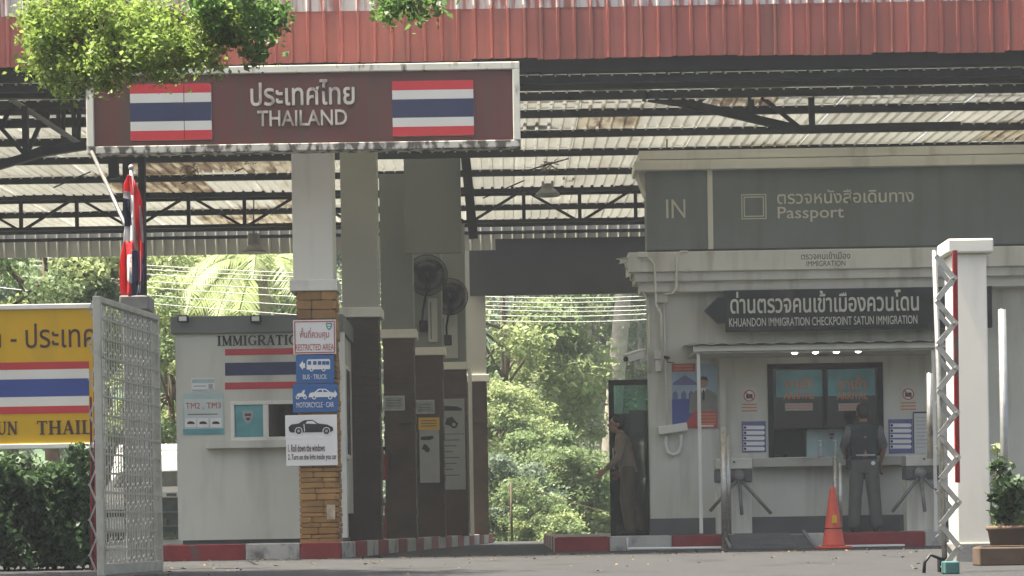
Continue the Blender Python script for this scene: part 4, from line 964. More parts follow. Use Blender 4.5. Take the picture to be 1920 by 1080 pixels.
for px, Y, lb in (((719, 742, 759, 770), YC[2] - .0, 'small framed notice on the stone of the third column'), ((778, 750, 815, 776), YC[3] - .0, 'small framed notice above the yellow notice')):
    t = board('framed_notice', lb, 'notice', px, Y, M_greypaper, .02); bar(t, 'sheet', (px[0] + 3, px[1] + 3, px[2] - 3, px[3] - 3), Y - .0205, mat('faded sheet', (.22, .25, .22), .5, .25, 12), .002)
    for k in range(3): bar(t, 'text_line', (px[0] + 6, px[1] + 8 + 5 * k, px[2] - 8, px[1] + 9.5 + 5 * k), Y - .023, M_plinth, .001)
solo('white_post', MB().box(P(879, 800, 39.0).x, P(886, 800, 39.0).x, 39.0, 39.08, KZ - .012, P(880, 690, 39.0).z), M_white, 'slim white post beside the tall grey instruction board', 'post', bevel=.005)
mb = MB(); q = P(735, 960, 34.6)
t = thing('stool', 'dim red stool in the shade between the columns', 'stool', (q.x, 34.6, KZ - .012)); hz = .52
part(t, 'seat', MB().lathe([(.16, hz), (.18, hz + .01), (.18, hz + .04), (.15, hz + .05)], (q.x, 34.6, KZ), 18), M_kred, smooth=True)
for k in range(4):
    a = math.pi / 4 + k * math.pi / 2; part(t, 'leg', MB().tube([(q.x + .13 * math.cos(a), 34.6 + .13 * math.sin(a), KZ + hz), (q.x + .19 * math.cos(a), 34.6 + .19 * math.sin(a), KZ - .01)], .018, 6), M_kred)
part(t, 'ring', MB().tube([(q.x + .165 * math.cos(k * math.pi / 6), 34.6 + .165 * math.sin(k * math.pi / 6), KZ + .2) for k in range(13)], .01, 5, cap=False), M_kred)
q = P(730, 905, 34.9); t = thing('fire_extinguisher', 'dull red fire extinguisher on the dark stone between the columns', 'extinguisher', (q.x, YC[2] - .12, q.z))
part(t, 'cylinder', MB().lathe([(.0, 0), (.075, .01), (.08, .05), (.08, .34), (.05, .4), (.025, .42), (.025, .46)], (q.x, YC[2] - .12, q.z), 16), M_kred, smooth=True)
part(t, 'valve', MB().box(q.x - .03, q.x + .07, YC[2] - .14, YC[2] - .1, q.z + .46, q.z + .52), M_black); part(t, 'hose', MB().tube([(q.x + .05, YC[2] - .12, q.z + .48), (q.x + .14, YC[2] - .12, q.z + .4), (q.x + .11, YC[2] - .12, q.z + .15)], .012, 6), M_black)

# ================================================================== left: gate leaf, pillar, flag, yellow sign
def gate_leaf():
    A = G(184, 1085); A = Vector((P(184, 820, 17).x, 17.0, 0)); d = ray(184, 820)
    A = Vector((d.x, d.y, 0)) * (17.0); 
    d2 = ray(297, 820); B = Vector((d2.x, d2.y, 0)) * 18.6
    A.z = B.z = .0
    zt = .37 + 442 / FPX * 17.0
    t = thing('folding_gate_leaf', 'tall dull white gate leaf of close vertical bars, standing open at left', 'gate', A)
    u = (B - A); L = u.length; u.normalize(); n = Vector((-u.y, u.x, 0))
    def pt(s, z, o=0): return A + u * s + n * o + Vector((0, 0, z))
    part(t, 'stile', MB().beam(pt(.03, 0.02), pt(.03, zt), .06, .075), M_gate, bevel=.006); part(t, 'stile', MB().beam(pt(L - .03, 0.02), pt(L - .03, zt - .0), .06, .06), M_gate, bevel=.006)
    part(t, 'top_rail', MB().beam(pt(0, zt - .02), pt(L, zt - .02), .06, .05), M_gate, bevel=.006); part(t, 'bottom_rail', MB().beam(pt(.06, .07), pt(L - .06, .07), .06, .09), M_gate, bevel=.006)
    nr = 14
    for k in range(1, nr): part(t, 'rail', MB().beam(pt(.06, .07 + (zt - .09) * k / nr, -.03), pt(L - .06, .07 + (zt - .09) * k / nr, -.03), .02, .016), M_gate)
    nb = 22
    for k in range(nb):
        s = .1 + (L - .2) * k / (nb - 1)
        part(t, 'bar', MB().beam(pt(s, .1), pt(s, zt - .04), .009, .009, up=u), M_gate)
    for k in range(9):
        s = .32 + (L - .42) * (k + .5) / 9
        part(t, 'inner_bar', MB().beam(pt(s, .1, .05), pt(s, zt - .05, .05), .007, .007, up=u), M_gate)
    sc_ = MB()
    for k in range(nr):
        z0 = .09 + (zt - .09) * k / nr; h = (zt - .09) / nr
        for j in range(11):
            s = .12 + (L - .24) * j / 11; e = (L - .24) / 11
            sc_.beam(pt(s, z0 + h * .1, .025), pt(s + e, z0 + h * .55, .025), .006, .006); 
    part(t, 'scissor_links', sc_, M_galv)['kind'] = 'stuff'
    return t, A, u, n, zt
gt, GA, gu, gn, gzt = gate_leaf()
# folded scissor lattice beside the leaf
t = thing('scissor_gate_lattice', 'zigzag of bright scissor links with red uprights, between the yellow sign and gate leaf', 'gate', G(172, 1082) if False else (P(172, 900, 17.3).x, 17.3, 0))
zs = [(178, 1078), (169, 1050), (178, 1020), (169, 985), (180, 960), (169, 930), (179, 905), (168, 862), (180, 885), ]
yy = 590; side = 0; pts = []
y0 = 575.0
while y0 < 1075:
    part(t, 'link', MB().beam(P(181, y0 - 28, 17.25), P(168, y0 + 4, 17.25), .008, .012), M_galv)
    part(t, 'link', MB().beam(P(168, y0 + 4, 17.2), P(181, y0 + 36, 17.2), .010, .014), M_stain)
    part(t, 'pin', MB().lathe([(.009, 0), (.009, .03)], P(168, y0 + 4, 17.15), 8, (0, -1, 0)), M_stain); y0 += 66
part(t, 'upright', MB().tube([P(170, 745, 17.5), P(173, 1070, 17.5)], .010, 8), M_kred); part(t, 'upright', MB().tube([P(176, 600, 17.6), P(180, 1070, 17.6)], .010, 8), M_kred)
# concrete pillar behind the gate
q = P(262, 556, 20.5); q2 = P(283, 700, 20.5); q1 = P(232, 700, 20.5)
t = thing('gate_pillar', 'square grey gate pillar behind the open gate leaf', 'pillar', ((q1.x + q2.x) / 2, 20.6, 0)); 
part(t, 'shaft', MB().box(q1.x + .012, q2.x - .012, 20.42, 20.68, -.02, q.z - .14), M_conc, bevel=.012); part(t, 'cap', MB().box(q1.x - .01, q2.x + .01, 20.38, 20.72, q.z - .14, q.z), M_conc, bevel=.015)
# flagpole and hanging flags
FY = 20.55
t = thing('flagpole', 'slim grey flagpole with drooping red, white and navy flags on the gate pillar', 'flagpole', P(258, 556, FY))
pp0, pp1 = P(257, 560, FY), P(246, 318, FY)
part(t, 'pole', MB().tube([pp0, pp1], .02, 10), M_galv, smooth=True); part(t, 'finial', MB().ell(pp1 + Vector((0, 0, .02)), .028, 10, 8), M_galv, smooth=True)
def cloth(name, label, rows, bands, seed, side):
    """rows: (y, xleft, xright) of the hanging cloth in the photo; bands: cut heights with material"""
    nx = 14; rng = np.random.RandomState(seed); ph = rng.uniform(0, 6.28, 3)
    root = None
    for bi, (fa, fb, mt) in enumerate(bands):
        mb = MB(); n = 22
        for i in range(n + 1):
            f = i / n; yv = rows[0][0] + (rows[-1][0] - rows[0][0]) * f
            for k in range(len(rows) - 1):
                if rows[k][0] <= yv <= rows[k + 1][0]:
                    g = (yv - rows[k][0]) / (rows[k + 1][0] - rows[k][0]); xl = rows[k][1] + g * (rows[k + 1][1] - rows[k][1]); xr = rows[k][2] + g * (rows[k + 1][2] - rows[k][2]); break
            for j in range(nx // 2 + 1):
                s = fa + (fb - fa) * j / (nx // 2)
                p = P(xl + (xr - xl) * s, yv, FY); w_ = .05 * math.sin(s * 9 + ph[0] + f * 2.2) + .025 * math.sin(s * 21 + ph[1] - f * 3)
                mb.v.append((p.x, FY + w_ * (.4 + f) + side, p.z))
        c = nx // 2 + 1; mb.f = [[i * c + j, i * c + j + 1, (i + 1) * c + j + 1, (i + 1) * c + j] for i in range(n) for j in range(c - 1)]
        o = part(t, name, mb, mt, smooth=True)
        sm = o.modifiers.new('thickness', 'SOLIDIFY'); sm.thickness = .003
def cloth_poly(polys, Y, seed):
    """cloth areas: list of (material, rows (y, xl, xr))"""
    for k, (mt, rows) in enumerate(polys):
        mb = MB(); n = 16; nx = 8
        for i in range(n + 1):
            f = i / n; yv = rows[0][0] + (rows[-1][0] - rows[0][0]) * f
            for a, b in zip(rows, rows[1:]):
                if a[0] <= yv <= b[0] + 1e-6:
                    g = (yv - a[0]) / (b[0] - a[0]); xl = a[1] + g * (b[1] - a[1]); xr = a[2] + g * (b[2] - a[2]); break
            for j in range(nx + 1):
                x = xl + (xr - xl) * j / nx; p = P(x, yv, Y)
                w_ = .045 * math.sin((x - 225) * .21 + yv * .012 + seed) + .02 * math.sin((x - 225) * .47 - yv * .03)
                mb.v.append((p.x, Y + w_ - .002 * k, p.z))
        c = nx + 1; mb.f = [[i * c + j, i * c + j + 1, (i + 1) * c + j + 1, (i + 1) * c + j] for i in range(n) for j in range(nx)]
        o = part(t, 'flag_fold', mb, mt, smooth=True); s = o.modifiers.new('thickness', 'SOLIDIFY'); s.thickness = .003
cloth_poly([(M_clred, [(327, 238, 245), (345, 233, 247), (362, 232, 250), (366, 233, 250)]),
            (M_clwhite, [(358, 233, 243), (375, 232, 250), (410, 244, 252), (412, 246, 252)]),
            (M_clblue, [(372, 232, 242), (400, 233, 246), (424, 233, 250), (428, 234, 250)]),
            (M_clwhite, [(424, 234, 249), (440, 231, 251), (456, 230, 252)]),
            (M_clred, [(452, 231, 252), (470, 228, 254), (490, 226, 256), (525, 224, 246), (545, 225, 248), (556, 228, 247)]),
            (M_clwhite, [(478, 240, 249), (500, 237, 250), (525, 239, 250), (532, 244, 249)]),
            (M_clblue, [(470, 249, 257), (520, 249, 259), (556, 248, 256)])], FY - .10, 0)
cloth_poly([(M_clred, [(338, 250, 253), (355, 251, 260), (380, 252, 265), (430, 254, 270), (480, 258, 272), (530, 262, 269)]),
            (M_clwhite, [(385, 260, 262), (410, 261, 266), (440, 264, 269), (455, 267, 269)]),
            (M_clblue, [(385, 266, 272), (430, 269, 274), (480, 270, 274), (530, 262, 271), (556, 256, 264)]),
            (mat('cloth dusky pink', (.45, .13, .2), .8, .1, 6, trans=.3), [(470, 255, 262), (500, 257, 270), (530, 258, 266)])], FY - .04, 1.3)
solo('slanted_pipe', MB().tube([P(172, 285, 24.9), P(205, 355, 23.6), P(243, 440, 22.2)], .022, 10), M_steel_l, 'slanted galvanised pipe running from the maroon sign corner down to the flag', 'pipe', smooth=True)

# yellow roadside sign
YY = 21.5
r = R(-150, 580, 190, 832, YY); r = (r[0], r[1], P(90, 832, YY).z, P(90, 580, YY).z)
t = thing('yellow_border_sign', 'big yellow sign with a flag and serif THAILAND lettering above the hedge', 'sign', ((r[0] + r[1]) / 2, YY, 0))
part(t, 'panel', MB().box(r[0], r[1], YY - .02, YY + .002, r[2], r[3]), M_yellow); part(t, 'back_panel', MB().box(r[0], r[1], YY + .0025, YY + .03, r[2], r[3]), M_greypaper)
part(t, 'frame_rail', MB().box(r[0] - .03, r[1] + .03, YY - .035, YY + .045, r[3], r[3] + .05), M_paper, bevel=.006); part(t, 'frame_rail', MB().box(r[0] - .03, r[1] + .03, YY - .035, YY + .045, r[2] - .05, r[2]), M_paper, bevel=.006)
part(t, 'frame_stile', MB().box(r[1], r[1] + .03, YY - .035, YY + .045, r[2] + .0015, r[3] - .0015), M_paper)
for xx in (r[0] + .5, r[1] - .35): part(t, 'post', MB().box(xx - .04, xx + .04, YY + .046, YY + .12, -.02, r[3]), M_galv)
for y0, y1, mt in ((680, 694, M_brick), (694, 712, M_flagwhite), (712, 745, M_royal), (745, 763, M_flagwhite), (763, 777, M_brick)): bar(t, 'flag_stripe', (-150, y0, 167, y1 - .3), YY - .0205, mt, .003)
put_text(t, 'thai_lettering', 'ประเทศ', R(48, 606, 181, 652, YY - .02), YY - .021, M_ink, .006)
put_text(t, 'thai_lettering', 'า', R(-22, 622, 2, 652, YY - .02), YY - .021, M_ink, .006)
bar(t, 'dash', (20, 636, 31, 641), YY - .021, M_ink)
serif_text(t, 'english_lettering', 'UN', R(-6, 791, 34, 815, YY - .02), YY - .02, M_ink, .006)
serif_text(t, 'english_lettering', 'THAIL', R(69, 789, 174, 814, YY - .02), YY - .02, M_ink, .006)

# right accordion gate
t = thing('accordion_gate', 'stainless accordion gate of zigzag links hung on a slim pole at right', 'gate', (P(1764, 1000, 14.6).x, 14.6, 0)); AYG = 14.6
part(t, 'pole', MB().tube([P(1752, 470, AYG), P(1772, 1068, AYG)], .018, 10), M_stain, smooth=True); part(t, 'pole', MB().tube([P(1743, 700, AYG + .3), P(1744, 860, AYG + .3)], .022, 8), M_stain, smooth=True)
y0 = 480.0
while y0 < 1050:
    part(t, 'link', MB().beam(P(1757 + (y0 - 640) * .02, y0, AYG - .03), P(1792 + (y0 - 640) * .02, y0 + 42, AYG - .03), .02, .036), M_stain)
    part(t, 'link', MB().beam(P(1792 + (y0 - 640) * .02, y0 + 42, AYG - .055), P(1760 + (y0 - 640) * .02, y0 + 82, AYG - .055), .02, .036), M_stain)
    part(t, 'link', MB().beam(P(1757, y0 + 20, AYG + .1), P(1786, y0 + 56, AYG + .1), .016, .03), M_galv)
    part(t, 'pin', MB().lathe([(.014, 0), (.014, .05)], P(1792 + (y0 - 640) * .02, y0 + 42, AYG - .05), 8, (0, -1, 0)), M_stain); y0 += 84
part(t, 'red_upright', MB().beam(P(1790, 470, AYG + .15), P(1795, 905, AYG + .15), .04, .03), M_kred)
part(t, 'foot', MB().box(P(1768, 1072, AYG).x - .03, P(1768, 1072, AYG).x + .05, AYG - .04, AYG + .04, 0, .1), M_steel)
q = P(1782, 1066, AYG - .5); t = thing('cable_box', 'small teal box with a black cable at the foot of the accordion gate', 'box', (q.x, AYG - .5, 0))
part(t, 'case', MB().box(q.x - .05, q.x + .05, AYG - .56, AYG - .44, .0, .085), mat('dull teal plastic', (.05, .13, .12), .5, .2, 8), bevel=.01); part(t, 'cable', MB().tube([(q.x - .06, AYG - .5, .1), (q.x - .13, AYG - .5, .13), (q.x - .17, AYG - .5, .08), (q.x - .175, AYG - .5, 0.01)], .012, 6), M_black, smooth=True)
# white gate pillar right
GYR = 18.0; a = P(1793, 900, GYR).x; b = P(1857, 900, GYR).x
t = thing('white_gate_pillar', 'thick whitewashed gate pillar behind the accordion gate', 'pillar', ((a + b) / 2, GYR + .2, 0))
part(t, 'shaft', MB().box(a, b, GYR, GYR + .35, -.02, 2.6), M_cream2, bevel=.015); part(t, 'cap', MB().box(a - .05, b + .05, GYR - .05, GYR + .4, 2.6, 2.72), M_white, bevel=.015); part(t, 'plinth', MB().box(a - .02, b + .02, GYR - .02, GYR + .37, -.02, .16), M_conc, bevel=.012)

# ================================================================== people
def remesh(name, mb, mt, voxel, smooth_it=4):
    me = mb.mesh(name, mt); o = bpy.data.objects.new(name, me); COL.objects.link(o)
    rm_ = o.modifiers.new('remesh', 'REMESH'); rm_.mode = 'VOXEL'; rm_.voxel_size = voxel; rm_.use_smooth_shade = True
    s = o.modifiers.new('smooth', 'SMOOTH'); s.iterations = smooth_it; s.factor = .5
    bpy.context.view_layer.update()
    out = bpy.data.meshes.new_from_object(o.evaluated_get(bpy.context.evaluated_depsgraph_get())); out.name = name
    out.materials.clear(); out.materials.append(mt); out.polygons.foreach_set('use_smooth', [True] * len(out.polygons))
    bpy.data.objects.remove(o); return out
def loft(mb, rings, n=20):
    b = len(mb.v)
    for (c, rx, ry) in rings:
        for j in range(n):
            a = 2 * math.pi * j / n; mb.v.append((c[0] + rx * math.cos(a), c[1] + ry * math.sin(a), c[2]))
    for i in range(len(rings) - 1):
        for j in range(n):
            j2 = (j + 1) % n; mb.f.append([b + i * n + j, b + i * n + j2, b + (i + 1) * n + j2, b + (i + 1) * n + j])
    mb.f += [[b + j for j in range(n)][::-1], [b + (len(rings) - 1) * n + j for j in range(n)]]
def hand(mb, w_, d, side, palm_n):
    """wrist point, pointing direction, thumb side vector"""
    w_ = Vector(w_); d = Vector(d).normalized(); sd_ = Vector(side); sd_ = (sd_ - d * sd_.dot(d)).normalized(); nn = d.cross(sd_) * palm_n
    for k in range(4):
        o = sd_ * (.032 - .021 * k); mb.caps(w_ + o * .5, w_ + d * .085 + o, .018, .013, 8)
        L = (.066, .076, .07, .055)[k]; a = w_ + d * .085 + o; b = a + d * L * .5 + nn * .008; c = b + d * L * .42 + nn * .028
        mb.caps(a, b, .0105, .0095, 8); mb.caps(b, c, .0095, .008, 8)
    a = w_ + d * .025 + sd_ * .03; b = a + d * .035 + sd_ * .026 + nn * .012; c = b + d * .032 + sd_ * .008 + nn * .014
    mb.caps(a, b, .015, .012, 8); mb.caps(b, c, .0115, .009, 8)
def figure(name, label, loc, rz, pose, mats, scale=1.0):
    t = thing(name, label, 'person', loc, rz)
    skin, shirt, trous, shoe, hairm = mats; J = {k: Vector(v) for k, v in pose['J'].items()}
    body = MB()
    hc = J['head']; nk = J['neck']; ch = J['chest']; pv = J['pelvis']
    f = Vector(pose.get('face', (0, 1, 0))); sdv = f.cross(Vector((0, 0, 1)))
    body.ell(hc + Vector((0, 0, .03)), (.078, .078, .095) if abs(f.x) < .5 else (.092, .075, .095), 18, 12)
    body.ell(hc + f * .012 + Vector((0, 0, .035)), (.08, .09, .09) if abs(f.x) < .5 else (.09, .08, .09), 18, 12)
    body.ell(hc + f * .035 - Vector((0, 0, .045)), (.055, .06, .065) if abs(f.x) < .5 else (.06, .055, .065), 14, 10)
    body.caps(hc + f * .095 + Vector((0, 0, .02)), hc + f * .118 - Vector((0, 0, .012)), .011, .017, 8)
    body.caps(hc + f * .092 - sdv * .018 - Vector((0, 0, .052)), hc + f * .092 + sdv * .018 - Vector((0, 0, .052)), .009, .009, 8)
    body.caps(hc + f * .088 - sdv * .04 + Vector((0, 0, .045)), hc + f * .088 + sdv * .04 + Vector((0, 0, .045)), .012, .012, 8)
    for s in (-1, 1): body.ell(hc + sdv * .083 * s - f * .01, (.014, .026, .034) if abs(f.x) < .5 else (.026, .014, .034), 10, 8)
    body.caps(hc - Vector((0, 0, .07)), nk, .052, .056, 12); body.caps(nk, ch, .06, .13, 12); body.caps(ch, pv, .12, .125, 12)
    for s in ('l', 'r'):
        body.caps(J['sh_' + s], ch, .05, .09); body.caps(J['sh_' + s], J['el_' + s], .046, .038); body.caps(J['el_' + s], J['wr_' + s], .038, .027)
        dd = Vector(pose['hand_' + s][0]); hand(body, J['wr_' + s], dd, pose['hand_' + s][1], pose['hand_' + s][2])
        body.caps(pv, J['hip_' + s], .11, .085); body.caps(J['hip_' + s], J['kn_' + s], .08, .055); body.caps(J['kn_' + s], J['an_' + s], .054, .038)
    o = bpy.data.objects.new('body', remesh('body', body, skin, .0085)); COL.objects.link(o); o.parent = t
    sh = MB(); loft(sh, pose['torso'])
    for s in ('l', 'r'):
        e = J['sh_' + s].lerp(J['el_' + s], pose['sleeve']) if pose['sleeve'] <= 1 else J['el_' + s]
        sh.caps(J['sh_' + s], ch + (J['sh_' + s] - ch) * .4, .066, .09); sh.caps(J['sh_' + s], e, .064, .06)
        if pose['sleeve'] > 1: sh.caps(J['el_' + s], J['el_' + s].lerp(J['wr_' + s], pose['sleeve'] - 1), .058, .045)
    sh.caps(nk - Vector((0, 0, .05)), nk - Vector((0, 0, .01)), .075, .066)
    o = bpy.data.objects.new('shirt', remesh('shirt', sh, shirt, .012, 3)); COL.objects.link(o); o.parent = t
    tr_ = MB(); loft(tr_, pose['hips'])
    for s in ('l', 'r'):
        tr_.caps(J['hip_' + s], J['kn_' + s], .108, .09, 12); tr_.caps(J['kn_' + s], J['an_' + s] + Vector((0, 0, .03)), .088, .086, 12)
    o = bpy.data.objects.new('trousers', remesh('trousers', tr_, trous, .012, 3)); COL.objects.link(o); o.parent = t
    for s in ('l', 'r'):
        a = J['an_' + s]; mb = MB(); fd = Vector(pose['foot_' + s]).normalized(); sx = (.045, .13) if abs(fd.y) > .5 else (.13, .045)
        c = a + fd * .06; mb.ell((c.x, c.y, a.z - .045), (sx[0], sx[1], .04), 14, 8); mb.caps(a, a - Vector((0, 0, .03)), .045, .045)
        o = bpy.data.objects.new('shoe', remesh('shoe', mb, shoe, .01, 2)); COL.objects.link(o); o.parent = t
    hr = MB(); hr.ell(hc + Vector((0, 0, .055)) - f * .012, (.092, .1, .088) if abs(f.x) < .5 else (.1, .09, .088), 20, 14); hr.ell(hc - f * .04 + Vector((0, 0, .01)), (.084, .07, .09) if abs(f.x) < .5 else (.07, .084, .09), 18, 12)
    o = bpy.data.objects.new('hair', remesh('hair', hr, hairm, .01, 1)); COL.objects.link(o); o.parent = t
    if 'belt' in pose:
        z, rx, ry, cx, cy = pose['belt']; b = part(t, 'belt', MB().lathe([(1, -.02), (1.03, -.02), (1.03, .02), (1, .02)], (0, 0, 0), 24), M_black, local=True)
        b.location = (cx, cy, z); b.scale = (rx, ry, 1)
    t.scale = (scale,) * 3
    return t
skinm = mat('skin', (.25, .135, .085), .55, .08, 20); hair_b = mat('black hair', (.012, .010, .009), .5, .2, 40)
sv = lambda *a: a
guard_pose = dict(
    J=dict(head=(0.0, .05, 1.61), neck=(0, .0, 1.47), chest=(0, 0, 1.28), pelvis=(0, 0, .98),
           sh_l=(-.185, 0, 1.40), sh_r=(.185, 0, 1.40), el_l=(-.27, .04, 1.13), el_r=(.27, .0, 1.13), wr_l=(-.20, .25, 1.02), wr_r=(.235, .13, .92),
           hip_l=(-.09, 0, .93), hip_r=(.09, 0, .93), kn_l=(-.125, .01, .5), kn_r=(.125, .0, .5), an_l=(-.15, -.02, .09), an_r=(.15, -.02, .09)),
    hand_l=((.2, .95, 0), (.9, 0, .4), 1), hand_r=((0, .35, -.93), (-.3, .9, .2), 1), sleeve=.8,
    torso=[((0, 0, .97), .168, .118), ((0, 0, 1.05), .165, .12), ((0, 0, 1.18), .178, .125), ((0, 0, 1.30), .195, .125), ((0, 0, 1.39), .185, .105), ((0, 0, 1.45), .11, .08)],
    hips=[((0, 0, .80), .16, .11), ((0, 0, .90), .172, .125), ((0, 0, 1.02), .158, .115)], foot_l=(0, 1, 0), foot_r=(0, 1, 0), belt=(1.0, .176, .13, 0, 0))
shirt_g = mat('dark green black vest', (.022, .032, .03), .8, .3, 8, bump=1.0, bscale=8); trous_g = mat('grey trousers', (.105, .105, .095), .85, .12, 6, bump=1.0, bscale=7)
gz_ = KZ - .012
q = P(1622, 990, 29.95)
g = figure('person', 'person in dark green vest and grey trousers seen from behind at the counter', (q.x, 29.93, gz_), 0, guard_pose, (skinm, shirt_g, trous_g, M_black, hair_b), 1.04)
part(g, 'sleeve', MB().caps((-.19, 0, 1.39), (-.256, .032, 1.175), .068, .064).caps((.19, 0, 1.39), (.256, 0, 1.175), .068, .064), mat('grey uniform sleeve', (.11, .115, .11), .85, .15, 12), local=True, smooth=True)
part(g, 'radio_pouch', MB().box(-.24, -.17, -.04, .06, .86, 1.0), M_black, local=True, bevel=.012)
part(g, 'key_badge', MB().lathe([(.028, 0), (.028, .008)], (.1, -.118, .93), 12, (0, -1, 0)), M_paper, local=True)
part(g, 'reflective_band', MB().box(-.13, .13, -.128, -.124, 1.03, 1.05), M_greypaper, local=True)
walk_pose = dict(
    J=dict(head=(-.10, 0, 1.57), neck=(-.05, 0, 1.44), chest=(-.02, 0, 1.26), pelvis=(.04, 0, .96),
           sh_l=(-.03, -.17, 1.37), sh_r=(-.01, .17, 1.37), el_l=(-.10, -.21, 1.09), el_r=(.06, .2, 1.1), wr_l=(-.29, -.2, .93), wr_r=(-.06, .22, .92),
           hip_l=(.04, -.085, .92), hip_r=(.04, .085, .92), kn_l=(.0, -.1, .5), kn_r=(.10, .1, .5), an_l=(.06, -.1, .09), an_r=(.22, .1, .10)),
    face=(-1, 0, 0), hand_l=((-.75, 0, -.65), (0, .3, .9), 1), hand_r=((-.6, 0, -.8), (-.5, 0, .5), -1), sleeve=1.75,
    torso=[((.05, 0, .90), .135, .175), ((.04, 0, .98), .125, .165), ((.015, 0, 1.12), .12, .17), ((-.02, 0, 1.27), .125, .185), ((-.03, 0, 1.37), .105, .175), ((-.045, 0, 1.43), .08, .1)],
    hips=[((.05, 0, .80), .12, .16), ((.05, 0, .90), .128, .165), ((.04, 0, 1.0), .115, .15)], foot_l=(-1, 0, 0), foot_r=(-1, 0, 0))
shirt_t = mat('khaki uniform shirt', (.17, .135, .095), .85, .1, 8, bump=1.0, bscale=7); trous_t = mat('khaki uniform trousers', (.085, .066, .045), .85, .1, 8, bump=1.0, bscale=7)
q = P(1180, 1000, 30.75)
figure('person', 'person in khaki uniform stepping out through the glass door, arm reaching forward', (q.x - .05, 30.72, gz_), 0, walk_pose, (skinm, shirt_t, trous_t, M_black, hair_b), 1.02)

# ================================================================== cars and cabinet glimpsed left of the booth
def parked_car(loc, rz, label, paint, roofbox=False):
    t = thing('parked_car', label, 'car', loc, rz); W = .84
    prof = [(-2.0, .35), (-2.05, .62), (-1.95, .86), (-1.2, .95), (-.55, 1.42), (.9, 1.45), (1.7, 1.05), (2.0, .95), (2.05, .4)]
    mb = MB(); n = len(prof)
    for s in (-1, 1):
        for (y, z) in prof: mb.v.append((s * (W if z < 1.0 else W - .14), y, z))
    mb.f = [list(range(n)), list(range(n, 2 * n))[::-1]] + [[i, i + n, (i + 1) % n + n, (i + 1) % n] for i in range(n)]
    bd = part(t, 'body', mb, paint, local=True, bevel=.05)
    part(t, 'windscreen', MB().ext([(-.66, -1.12, 1.0), (.66, -1.12, 1.0), (.58, -.60, 1.40), (-.58, -.60, 1.40)], [(0, 1, 2, 3)]).ext([(-.66, -1.125, .99), (.66, -1.125, .99), (.58, -.605, 1.39), (-.58, -.605, 1.39)], [(3, 2, 1, 0)]), G_car if False else mat('dark screen glass', (.012, .03, .026), .05, .2, 2, spec=.8), local=True)
    for s in (-1, 1):
        part(t, 'side_window', MB().ext([(s * .79, -.75, 1.02), (s * .79, 1.1, 1.04), (s * .715, .85, 1.38), (s * .715, -.45, 1.38)], [(0, 1, 2, 3)]), mat('dark screen glass', (.012, .03, .026)), local=True)
        part(t, 'headlight', MB().ell((s * .62, -1.98, .74), (.16, .09, .075), 12, 8), M_paper, local=True, smooth=True)
        part(t, 'mirror', MB().ell((s * .93, -.85, 1.05), (.09, .05, .06), 10, 8), paint, local=True, smooth=True)
        for yy in (-1.3, 1.3):
            wh = part(t, 'wheel', MB().lathe([(.2, -.1), (.31, -.1), (.33, -.06), (.33, .06), (.31, .1), (.2, .1)], (s * .78, yy, .33), 20, (1, 0, 0)), M_rubber, local=True, smooth=True)
            part(wh, 'rim', MB().lathe([(.02, .0), (.2, .02), (.21, .0)], (s * .88, yy, .33), 16, (s, 0, 0)), M_galv, local=True)
    part(t, 'bumper', MB().box(-.8, .8, -2.12, -1.98, .36, .56), paint, local=True, bevel=.03)
    part(t, 'grille', MB().box(-.35, .35, -2.07, -2.0, .62, .74), M_black, local=True)
    part(t, 'number_plate', MB().box(-.2, .2, -2.13, -2.121, .42, .52), M_paper, local=True)
    return t
wp = mat('white car paint', (.66, .66, .64), .25, .03, 2, coat=.6)
q = P(322, 1000, 36); parked_car((q.x - .3, 37.5, 0), RAD(-12), 'white car parked beyond the gate leaf, left of the booth', wp)
q = P(318, 840, 42); vn = thing('delivery_van', 'white van glimpsed above the parked car, left of the booth', 'van', (q.x - .4, 45, 0))
vx = q.x - .4; part(vn, 'cargo_box', MB().box(vx - .95, vx + .95, 43.6, 47, .55, 2.15), wp, bevel=.08); part(vn, 'cab', MB().ext([(vx - .92, 42.5, .5), (vx + .92, 42.5, .5), (vx + .92, 43.58, .5), (vx - .92, 43.58, .5), (vx - .92, 42.5, 1.15), (vx + .92, 42.5, 1.15), (vx + .86, 43.0, 1.95), (vx - .86, 43.0, 1.95), (vx + .86, 43.58, 2.0), (vx - .86, 43.58, 2.0)],
     [(0, 1, 5, 4), (4, 5, 6, 7), (7, 6, 8, 9), (1, 2, 8, 6, 5), (0, 4, 7, 9, 3), (0, 3, 2, 1)]), wp)
part(vn, 'windscreen', MB().ext([(vx - .8, 42.52, 1.2), (vx + .8, 42.52, 1.2), (vx + .76, 42.95, 1.9), (vx - .76, 42.95, 1.9)], [(0, 1, 2, 3)]), mat('screen with painted sky', (.35, .38, .38), .05, .3, 3, spec=.9))  # pale sky reflection is put into the glass colour
for s in (-1, 1):
    for yy in (43.0, 46.2): part(vn, 'wheel', MB().lathe([(.2, -.1), (.33, -.1), (.35, 0), (.33, .1), (.2, .1)], (vx + s * .85, yy, .35), 18, (1, 0, 0)), M_rubber, smooth=True)
q = P(316, 980, 30.6); t = thing('display_cabinet', 'white framed glass display cabinet left of the booth', 'cabinet', (q.x, 30.7, KZ - .012)); cx = q.x; z0 = KZ - .012; z1 = P(316, 936, 30.5).z; hw = .2
z1 = z0 + .66
for sx in (-1, 1):
    for yy in (30.5, 30.9): part(t, 'upright', MB().box(cx + sx * hw - .02, cx + sx * hw + .02, yy - .02, yy + .02, z0, z1), M_white)
